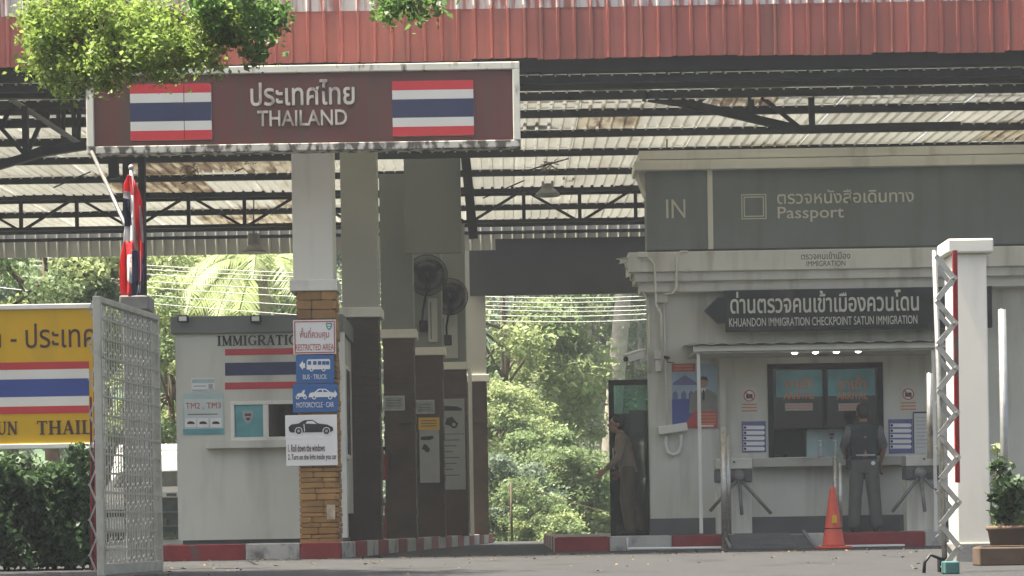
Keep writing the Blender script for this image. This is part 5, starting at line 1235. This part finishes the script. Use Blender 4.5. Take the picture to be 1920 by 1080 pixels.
part(t, 'top', MB().box(cx - .23, cx + .23, 30.47, 30.93, z1, z1 + .08), M_white, bevel=.006); part(t, 'base', MB().box(cx - .17, cx + .17, 30.53, 30.87, z0, z0 + .06), M_white)
for zz in (.25, .45): part(t, 'shelf', MB().box(cx - .175, cx + .175, 30.53, 30.87, z0 + zz, z0 + zz + .012), M_galv)
part(t, 'pane', MB().box(cx - .178, cx + .178, 30.485, 30.49, z0 + .07, z1), G_clear); part(t, 'back', MB().box(cx - .17, cx + .17, 30.885, 30.89, z0 + .07, z1), mat('green cabinet back', (.05, .10, .07), .6, .4, 8))
part(t, 'stock', MB().box(cx - .13, cx - .03, 30.6, 30.75, z0 + .262, z0 + .37).box(cx + .02, cx + .12, 30.6, 30.75, z0 + .262, z0 + .34).box(cx - .1, cx + .08, 30.6, 30.75, z0 + .06, z0 + .17), L_mid)
part(t, 'label_strip', MB().box(cx + .0, cx + .14, 30.462, 30.468, z1 + .02, z1 + .06), M_plinth)

# ================================================================== foliage
def leaf_mesh(name, pts, size, mt, rng, up=.3, aspect=.55, mats=None, idx=None):
    n = len(pts); pts = np.asarray(pts)
    nrm = rng.normal(size=(n, 3)); nrm[:, 2] += up * 2; nrm /= np.linalg.norm(nrm, axis=1)[:, None]
    t_ = np.cross(nrm, rng.normal(size=(n, 3))); t_ /= np.linalg.norm(t_, axis=1)[:, None]
    b_ = np.cross(nrm, t_); s = size * (.45 + 1.3 * rng.uniform(0, 1, n) ** 1.6)[:, None]
    v = np.empty((n, 4, 3)); v[:, 0] = pts - t_ * s * .5; v[:, 1] = pts + b_ * s * aspect * .5 + nrm * s * .08 - t_ * s * .05; v[:, 2] = pts + t_ * s * .5 - nrm * s * .08; v[:, 3] = pts - b_ * s * aspect * .5 + nrm * s * .08 - t_ * s * .05
    me = bpy.data.meshes.new(name); me.vertices.add(n * 4); me.vertices.foreach_set('co', v.ravel())
    me.loops.add(n * 4); me.loops.foreach_set('vertex_index', np.arange(n * 4)); me.polygons.add(n)
    me.polygons.foreach_set('loop_start', np.arange(n) * 4); me.polygons.foreach_set('loop_total', np.full(n, 4))
    for m_ in (mats or [mt]): me.materials.append(m_)
    if idx is not None: me.polygons.foreach_set('material_index', idx)
    me.update(calc_edges=True); return me
def crown_points(rng, c, rad, nclump, nleaf, cl_r, hollow=.35):
    """leaf positions gathered in uneven clumps through an ellipsoid"""
    d = rng.normal(size=(nclump, 3)); d /= np.linalg.norm(d, axis=1)[:, None]
    rr = rng.uniform(hollow, 1, nclump) ** .6; cen = d * rr[:, None] * np.asarray(rad) + np.asarray(c)
    per = rng.dirichlet(np.full(nclump, 3.0)) * nleaf; out = []; ids = []
    for k in range(nclump):
        m_ = int(per[k]) + 4; q_ = rng.normal(size=(m_, 3)); q_ /= np.linalg.norm(q_, axis=1)[:, None]
        q_ *= (rng.uniform(0, 1, m_) ** .45)[:, None] * cl_r * rng.uniform(.6, 1.3); q_[:, 2] *= .62
        far = rng.uniform(0, 1, m_) < .10; q_[far] *= rng.uniform(1.2, 1.9, far.sum())[:, None]
        out.append(cen[k] + q_); ids.append(np.full(m_, k))
    return np.concatenate(out), np.concatenate(ids), cen
def tree_protos():
    pr = []
    for k, (rad, nl, ls, clr) in enumerate((((3.2, 3.0, 3.6), 27000, .20, 1.0), ((2.6, 2.6, 4.2), 24000, .18, .85), ((3.8, 3.6, 2.6), 27000, .20, 1.1), ((2.4, 2.4, 2.2), 22000, .155, .75))):
        rng = np.random.RandomState(20 + k); pts, ids, cen = crown_points(rng, (0, 0, 0), rad, 46, nl, clr)
        pr.append((pts, ids, cen, ls, rad, rng))
    return pr
PR = tree_protos(); crown_cache = {}
def crown_mesh(k, mt):
    if (k, mt.name) not in crown_cache: alt = {'sunlit yellow green leaves': L_mid, 'mid green leaves': L_bright, 'hazed blue green leaves': L_mid}.get(mt.name, mt); rg_ = np.random.RandomState(50 + k); pick = (rg_.uniform(0, 1, 60) < .3).astype(np.int32); crown_cache[(k, mt.name)] = leaf_mesh('crown', PR[k][0], PR[k][3], mt, rg_, up=.5, mats=[mt, alt], idx=pick[PR[k][1]])
    return crown_cache[(k, mt.name)]
def tree(name, label, base, crown_z, k, mt, scale=1.0, rz=0.0, bark=None, group='trees beyond the checkpoint', trunk_r=.22, lean=(0, 0), cat='tree'):
    base = Vector(base); t = thing(name, label, cat, base, 0, group); bark = bark or M_bark_d
    top = Vector((lean[0], lean[1], crown_z))
    mb = MB(); pts = [Vector((0, 0, -.3)), Vector((lean[0] * .3 + .1, lean[1] * .3, crown_z * .35)), Vector((lean[0] * .7, lean[1] * .7 + .05, crown_z * .72)), top + Vector((0, 0, PR[k][4][2] * scale * .55))]
    mb.tube(pts, [trunk_r * 1.25, trunk_r, trunk_r * .8, trunk_r * .25], 10)
    tk = part(t, 'trunk', mb, bark, smooth=True, local=True)
    cen = PR[k][2]; lm = MB(); cr, sr = math.cos(rz), math.sin(rz)
    for c in cen[::4]:
        e = Vector((c[0] * cr - c[1] * sr, c[0] * sr + c[1] * cr, c[2])) * scale + top; s_ = pts[2].lerp(pts[3], random.uniform(0, .7)); m_ = s_.lerp(e, .5) + Vector((0, 0, -.12 * scale)); lm.tube([s_, m_, e], [trunk_r * .34, trunk_r * .22, trunk_r * .07], 6)
    part(tk, 'limbs', lm, bark, smooth=True, local=True)
    o = bpy.data.objects.new('crown', crown_mesh(k, mt)); COL.objects.link(o); o.parent = t; o.location = top; o.scale = (scale,) * 3; o.rotation_euler.z = rz
    return t
def at_px(x, y, Y): return P(x, y, Y)
def place_tree(cx, cy, Y, k, mt, scale, label, rz, bark=None, name='tree', trunk_r=.2, lean=(0, 0), cat='tree', group='trees beyond the checkpoint'):
    c = P(cx, cy, Y); return tree(name, label, (c.x - lean[0], Y - lean[1], 0), c.z, k, mt, scale, rz, bark, group, trunk_r, lean, cat)
# seen through the gap between the columns and the office
place_tree(945, 640, 62, 0, L_bright, .92, 'bright yellow green tree nearest the farthest column, top of the gap', .3, trunk_r=.16)
place_tree(1042, 752, 66, 1, L_mid, .58, 'pale rounded tree in the middle of the gap', 1.2, trunk_r=.14)
place_tree(932, 800, 58, 3, L_bright, .62, 'low yellow green tree beside the farthest column', 2.0, trunk_r=.12)
place_tree(1010, 915, 54, 2, L_mid, .52, 'broad dense bush filling the lower middle of the gap', .7, name='bush', trunk_r=.1, cat='bush')
place_tree(940, 955, 52, 3, L_blue, .62, 'shady low bush at the foot of the gap, by the farthest column', 3.0, name='bush', trunk_r=.08, cat='bush')
place_tree(1100, 955, 57, 3, L_bright, .55, 'yellow green bush left of the glass door', 4.1, name='bush', trunk_r=.08, cat='bush')
place_tree(1020, 1000, 50.5, 3, L_mid, .42, 'small bush at the ground in the gap', 5.1, name='bush', trunk_r=.06, cat='bush')
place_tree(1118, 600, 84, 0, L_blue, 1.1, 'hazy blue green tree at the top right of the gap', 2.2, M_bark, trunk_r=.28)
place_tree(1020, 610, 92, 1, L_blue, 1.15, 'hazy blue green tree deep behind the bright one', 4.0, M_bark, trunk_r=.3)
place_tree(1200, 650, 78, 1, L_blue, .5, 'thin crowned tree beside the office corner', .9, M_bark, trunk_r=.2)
# bare pale trunks standing in the gap
def pale_trunk(pts, Y, r0, r1, label):
    q = [P(a, b, Y) for a, b in pts]; t = thing('pale_trunk_tree', label, 'tree', (q[0].x, Y, 0), 0, 'tall pale trunks in the gap')
    q = [Vector((q[0].x, Y, -.2))] + q; n = len(q); tk = part(t, 'trunk', MB().tube(q, [r0 + (r1 - r0) * i / (n - 1) for i in range(n)], 10), M_bark, smooth=True)
    lm = MB()
    for k in range(4):
        s = q[-1].lerp(q[-2], .15 * k); e = s + Vector((random.uniform(-1.6, 1.6), random.uniform(-1, 1), random.uniform(1.5, 3))); lm.tube([s, s.lerp(e, .5) + Vector((.1, 0, -.1)), e], [r1 * .7, r1 * .5, r1 * .15], 6)
    part(tk, 'limbs', lm, M_bark, smooth=True)
    o = bpy.data.objects.new('crown', crown_mesh(2, L_blue)); COL.objects.link(o); o.parent = t; o.location = q[-1] + Vector((0, 0, 3.0)) - t.location; o.rotation_euler.z = random.uniform(0, 6); o.scale = (.8, .8, .7)
    return t
pale_trunk([(1142, 880), (1156, 700), (1168, 560), (1172, 480)], 72, .34, .24, 'tall pale grey trunk just left of the office corner')
pale_trunk([(1092, 860), (1096, 760), (1098, 690), (1102, 560)], 76, .24, .17, 'slimmer pale trunk in the middle right of the gap')
pale_trunk([(1001, 760), (998, 690), (1000, 560)], 82, .2, .15, 'thin pale trunk behind the rounded tree')
# left side, above the yellow sign and the booth
place_tree(85, 548, 47, 0, L_mid, .62, 'dense mid green tree above the yellow sign', .4, trunk_r=.16)
place_tree(10, 570, 56, 2, L_blue, .6, 'blue green tree at the left edge above the yellow sign', 1.5)
place_tree(190, 540, 58, 2, L_bright, .7, 'bright tree between the yellow sign and the flag', 2.6)
place_tree(315, 560, 66, 0, L_bright, .85, 'sunlit tree between the flag and the booth', 3.4)
place_tree(320, 730, 52, 1, L_bright, .62, 'bright leafy tree in the slit left of the booth', 5.0, trunk_r=.12)
place_tree(430, 575, 74, 2, L_mid, .95, 'mid green tree behind the coconut palms', 1.9)
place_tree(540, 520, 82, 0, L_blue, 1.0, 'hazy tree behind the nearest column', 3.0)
ORD = ('first', 'second', 'third', 'fourth', 'fifth', 'sixth', 'seventh', 'eighth', 'ninth', 'tenth')
for k in range(10):                                             # closing row in the haze
    X = -31 + 6.4 * k; Y = 100 + (k * 7) % 11; kk = k % 3
    side_ = ORD[k] + ' from the left'
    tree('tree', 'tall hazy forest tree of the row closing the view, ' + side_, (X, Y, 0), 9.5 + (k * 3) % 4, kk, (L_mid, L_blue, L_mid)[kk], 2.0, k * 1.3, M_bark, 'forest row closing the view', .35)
    tree('bush', 'hazy undergrowth bush at the forest foot, ' + side_, (X + 3, Y - 7, 0), 2.6, 2, (L_blue, L_mid)[k % 2], 1.25, k * 2.1, M_bark, 'undergrowth at the forest foot', .15, cat='bush')
# coconut palms
def palm(c, label, seed, nf=13, L=2.6):
    rng = random.Random(seed); c = Vector(c); t = thing('coconut_palm', label, 'palm', (c.x + .4, c.y, 0), 0, 'coconut palms behind the booth')
    part(t, 'trunk', MB().tube([(c.x + .4, c.y, -.2), (c.x + .35, c.y, c.z * .4), (c.x + .1, c.y, c.z * .8), tuple(c)], [.2, .16, .14, .12], 10), M_bark, smooth=True)
    for k in range(nf):
        a = 2 * math.pi * k / nf + rng.uniform(-.2, .2); el = rng.uniform(.15, 1.1); d = Vector((math.cos(a), math.sin(a), 0)); pts = []
        for i in range(9):
            s = i / 8; pts.append(c + d * L * s * (math.cos(el) * .6 + .4) + Vector((0, 0, L * (math.sin(el) * s - .95 * s * s))))
        fr_ = part(t, 'frond', MB().tube(pts, .035, 5, .008), L_bright, smooth=True)
        mb = MB()
        for i in range(40):
            s = .08 + .9 * i / 39; j = min(7, int(s * 8)); g = s * 8 - j; p = pts[j].lerp(pts[j + 1], g); tn = (pts[j + 1] - pts[j]).normalized(); sd_ = tn.cross(Vector((0, 0, 1))).normalized(); ll = L * .3 * math.sin(math.pi * (.15 + .8 * s))
            for s_ in (-1, 1):
                e = p + sd_ * s_ * ll * .75 + tn * ll * .4 - Vector((0, 0, ll * (.35 + .3 * rng.random()))); m_ = p.lerp(e, .45) + Vector((0, 0, .03)); wv = tn * .03
                b = len(mb.v); mb.v += [tuple(p - wv), tuple(p + wv), tuple(m_ + wv), tuple(m_ - wv), tuple(e)]; mb.f += [[b, b + 1, b + 2, b + 3], [b + 3, b + 2, b + 4]]
        part(fr_, 'leaflets', mb, fr_.data.materials[0])
palm(P(490, 500, 53), 'coconut palm with arching fronds behind the booth, nearer the column', 4)
palm(P(385, 545, 56), 'coconut palm with arching fronds behind the booth, nearer the flag', 9, 11, 2.2)
# hedge below the yellow sign and planting at the right edge
rng = np.random.RandomState(5)
hx0, hx1 = P(-120, 950, 21.6).x, P(178, 950, 21.6).x
def hedge_pts(n, x0, x1, y0, y1, z1):
    p_ = np.stack([rng.uniform(x0, x1, n), rng.uniform(y0, y1, n), rng.uniform(.05, z1, n)], 1)
    p_[:, 2] *= 1 + .10 * np.sin(p_[:, 0] * 7) + .06 * np.sin(p_[:, 0] * 19 + 1); p_[:, 1] += .08 * np.sin(p_[:, 0] * 11 + p_[:, 2] * 7); return p_
t = thing('hedge', 'dark leafy hedge below the yellow sign', 'hedge', ((hx0 + hx1) / 2, 21.6, 0))
o = bpy.data.objects.new('foliage', leaf_mesh('foliage', hedge_pts(30000, hx0, hx1, 20.9, 22.1, 1.08) - np.array(t.location), .075, L_dark, rng, .4)); COL.objects.link(o); o.parent = t
mb = MB()
for k in range(16):
    x = random.uniform(hx0, hx1); mb.tube([(x, 21.5, -.05), (x + random.uniform(-.1, .1), 21.4, .7), (x + random.uniform(-.25, .25), 21.4, 1.05)], .018, 6, .006)
part(t, 'stems', mb, M_bark_d)
def shrub(c, r_, n, size, mt, label, potm=None, seed=1, name='shrub'):
    rg = np.random.RandomState(seed); c = Vector(c); t = thing(name, label, 'plant', c)
    hp = 0
    if potm: hp = .3; part(t, 'pot', MB().lathe([(.10, 0), (.12, .02), (.16, .26), (.175, .27), (.175, .3), (.14, .3), (.13, .26)], (0, 0, 0), 20), potm, local=True, smooth=True); part(t, 'soil', MB().lathe([(.0, .24), (.14, .25)], (0, 0, 0), 16), M_soil, local=True)
    pts, ids, cen = crown_points(rg, (0, 0, hp + r_[2]), r_, 14, n, r_[0] * .5, .2)
    o = bpy.data.objects.new('leaves', leaf_mesh('leaves', pts, size, mt, rg, .4)); COL.objects.link(o); o.parent = t
    mb = MB()
    for e in cen: mb.tube([(0, 0, hp * .8), (e[0] * .4, e[1] * .4, hp + (e[2] - hp) * .55), tuple(e)], .012, 5, .004)
    part(t, 'stems', mb, M_bark_d, local=True); return t
q = G(1885, 1068); shrub((P(1890, 1000, 17.2).x, 17.2, 0), (.16, .15, .26), 900, .07, L_dark, 'potted green plant at the right edge beside the white pillar', mat('clay pot', (.12, .075, .05), .8, .15, 6), 2, 'potted_plant')
shrub((P(1912, 1000, 18.3).x, 18.3, 0), (.24, .22, .42), 1500, .08, L_mid, 'taller leafy shrub at the right edge behind the pots', None, 3)
shrub((P(1868, 1000, 19.4).x, 19.4, 0), (.12, .12, .62), 500, .075, L_bright, 'slender young plant close to the white pillar', None, 4)
q = P(1880, 1062, 16.9)
t = thing('planter_box', 'small brown planter box at the bottom right corner', 'planter', (P(1880, 1060, 16.4).x, 16.4, 0)); c = t.location
part(t, 'box', MB().box(c.x - .2, c.x + .2, 16.3, 16.55, 0, .14), mat('brown planter', (.09, .06, .04), .8, .2, 6), bevel=.01); part(t, 'soil', MB().box(c.x - .18, c.x + .18, 16.32, 16.53, .1405, .15), M_soil)
solo('grey_conduit_post', MB().tube([(P(1884, 900, 18.8).x, 18.8, -.02), (P(1884, 900, 18.8).x, 18.8, 2.2)], .035, 10), M_galv, 'grey pipe standing among the plants at the right edge', 'pipe', smooth=True)

# foreground tree reaching in at the top left; its unseen crown is added to shade the gate
FT = Vector((-4.7, 12.5, 0))
ft = thing('roadside_tree', 'sunlit small leaved tree reaching in over the top left of the sign', 'tree', FT)
part(ft, 'trunk', MB().tube([FT + Vector((0, 0, -.2)), FT + Vector((.1, 0, 1.8)), FT + Vector((.1, .2, 3.4)), FT + Vector((.2, .6, 5.2))], [.34, .28, .22, .14], 12), M_bark_d, smooth=True)
FTY = 13.0
def clump(defs, n, size, mt, name, seed, depth=.45):
    rg = np.random.RandomState(seed); out = []; tot = sum(d[2] * d[3] for d in defs)
    for (cx, cy, rx, ry) in defs:
        m_ = int(n * rx * ry / tot); c = P(cx, cy, FTY); s = FTY / FPX
        sub = max(4, int(rx * ry / 130)); d = rg.normal(size=(sub, 3)); d /= np.linalg.norm(d, axis=1)[:, None]; d *= (rg.uniform(0, 1, sub) ** .4)[:, None]; cen = np.array(c) + d * np.array([rx * s, depth, ry * s])
        for e in cen:
            k_ = max(3, m_ // sub); q_ = rg.normal(size=(k_, 3)) * np.array([.045, .07, .04]); out.append(e + q_)
    tw = MB(); rr_ = random.Random(seed)
    for (cx, cy, rx, ry) in defs:
        a0 = P(cx, cy - ry * .9, FTY)
        for q_ in range(7):
            ang = rr_.uniform(0, 6.28); e_ = P(cx + rx * 1.02 * math.cos(ang), cy + ry * 1.02 * math.sin(ang), FTY + rr_.uniform(-.3, .3)); tw.tube([a0, a0.lerp(e_, .5) + Vector((0, 0, .03)), e_], [.009, .006, .002], 5)
    part(ft, 'twigs', tw, M_bark_d)
    pts = np.concatenate(out) - np.array(FT)
    o = bpy.data.objects.new(name, leaf_mesh(name, pts, size, mt, rg, .5, .6)); COL.objects.link(o); o.parent = ft; return o
clump([(130, 60, 70, 70), (85, 95, 36, 35), (210, 60, 90, 80), (300, 75, 75, 62), (350, 100, 50, 35), (385, 105, 22, 22), (180, 130, 60, 35), (85, 140, 40, 25), (200, 150, 22, 22), (280, 120, 60, 22), (70, 60, 25, 22), (400, 128, 12, 10), (385, 50, 45, 40), (440, 55, 25, 25), (110, 155, 12, 14)], 21000, .031, L_fore, 'leaf_spray', 11)
clump([(440, 30, 60, 34), (500, 22, 36, 22), (470, 68, 22, 26), (420, 55, 25, 28), (400, 20, 40, 25)], 4200, .045, L_fore_d, 'leaf_spray', 12)
clump([(760, 5, 60, 14), (720, 3, 25, 12), (815, 8, 20, 10)], 1000, .042, L_fore_d, 'leaf_spray', 13)
lm = MB()
for (a, b, c_) in (((60, -120), (130, -30), (200, 110)), ((60, -120), (200, -20), (350, 95)), ((0, -160), (60, 0), (80, 100)), ((150, -150), (350, -60), (470, 50)), ((300, -160), (560, -80), (760, 8)), ((120, -60), (180, 40), (190, 150))):
    lm.tube([FT + Vector((.15, .4, 4.4)), P(*a, FTY), P(*b, FTY), P(*c_, FTY)], [.06, .03, .015, .005], 6)
part(ft, 'limbs', lm, M_bark_d, smooth=True)
rg = np.random.RandomState(31); pts, ids, cen = crown_points(rg, (-.9, 5.0, 6.9), (2.6, 2.1, .9), 70, 26000, .95, .05)  # crown out of view, placed and shaped so its shadow falls on the gate
o = bpy.data.objects.new('crown', leaf_mesh('crown', pts, .16, L_fore_d, rg, .5)); COL.objects.link(o); o.parent = ft
lm = MB()
for e in cen[::3]: lm.tube([FT + Vector((.2, .55, 5.0)), FT + Vector((e[0] * .5, e[1] * .5 + .3, 6.1)), FT + Vector(tuple(e))], [.09, .05, .015], 6)
part(ft, 'shade_boughs', lm, M_bark_d, smooth=True)

rg = np.random.RandomState(77); n_ = 450
lp = np.stack([rg.uniform(-6, 6, n_), 15 + 13 * rg.uniform(0, 1, n_) ** .7, rg.uniform(.004, .012, n_)], 1); near = rg.uniform(0, 1, n_) < .45; lp[near, 1] = rg.uniform(25.5, 26.1, near.sum())
lo = bpy.data.objects.new('leaf_litter', leaf_mesh('leaf_litter', lp, .05, mat('dry fallen leaves', (.17, .11, .05), .8, .4, 6), rg, 6.0)); COL.objects.link(lo); tag(lo, 'dry fallen leaves scattered over the road', 'leaves', kind='stuff')
# overhead wires, thin pole with guy wire
WL = ('highest', 'second highest', 'third from the top', 'middle', 'third from the bottom', 'second lowest', 'lowest')
for k, (ys) in enumerate(((470, 512, 548, 545), (478, 519, 556, 553), (487, 528, 565, 560), (498, 543, 573, 571), (508, 556, 580, 579), (520, 572, 591, 586), (532, 590, 601, 597))):
    Y = 49.6 + .12 * k; pts = [P(x, y, Y) for x, y in zip((-60, 550, 905, 1260), ys)]; fine = []
    for a, b in zip(pts, pts[1:]):
        for i in range(6): fine.append(a.lerp(b, i / 6) - Vector((0, 0, .06 * math.sin(math.pi * i / 6))))
    fine.append(pts[-1])
    solo('overhead_wire', MB().tube(fine, .011, 5), mat('pale wire', (.5, .5, .48), .4, .1, 3), 'thin pale overhead wire before the trees, ' + WL[k] + ' of the seven', 'wire', 'overhead wires beyond the canopy', smooth=True)
q = P(958, 905, 49.2); t = thing('utility_stake', 'thin grey stake with a guy wire sloping right in the gap', 'post', (q.x, 49.2, 0))
part(t, 'stake', MB().tube([(q.x, 49.2, -.1), tuple(q)], .03, 8), M_bark_d, smooth=True); part(t, 'guy_wire', MB().tube([q, P(1050, 936, 49.0), P(1142, 962, 48.8)], .009, 5), M_bark_d)

# ================================================================== haze
hz = struct('haze', MB().box(-170, 170, -50, 300, -1.5, 58), M_earth); hz['kind'] = 'stuff'
hm = bpy.data.materials.new('haze air'); hm.use_nodes = True; n = hm.node_tree.nodes; n.remove(n['Principled BSDF'])
pv_ = n.new('ShaderNodeVolumePrincipled'); pv_.inputs['Color'].default_value = (.86, .93, 1, 1); pv_.inputs['Density'].default_value = .0011; pv_.inputs['Anisotropy'].default_value = .3
hm.node_tree.links.new(pv_.outputs[0], n['Material Output'].inputs['Volume']); hz.data.materials.clear(); hz.data.materials.append(hm)
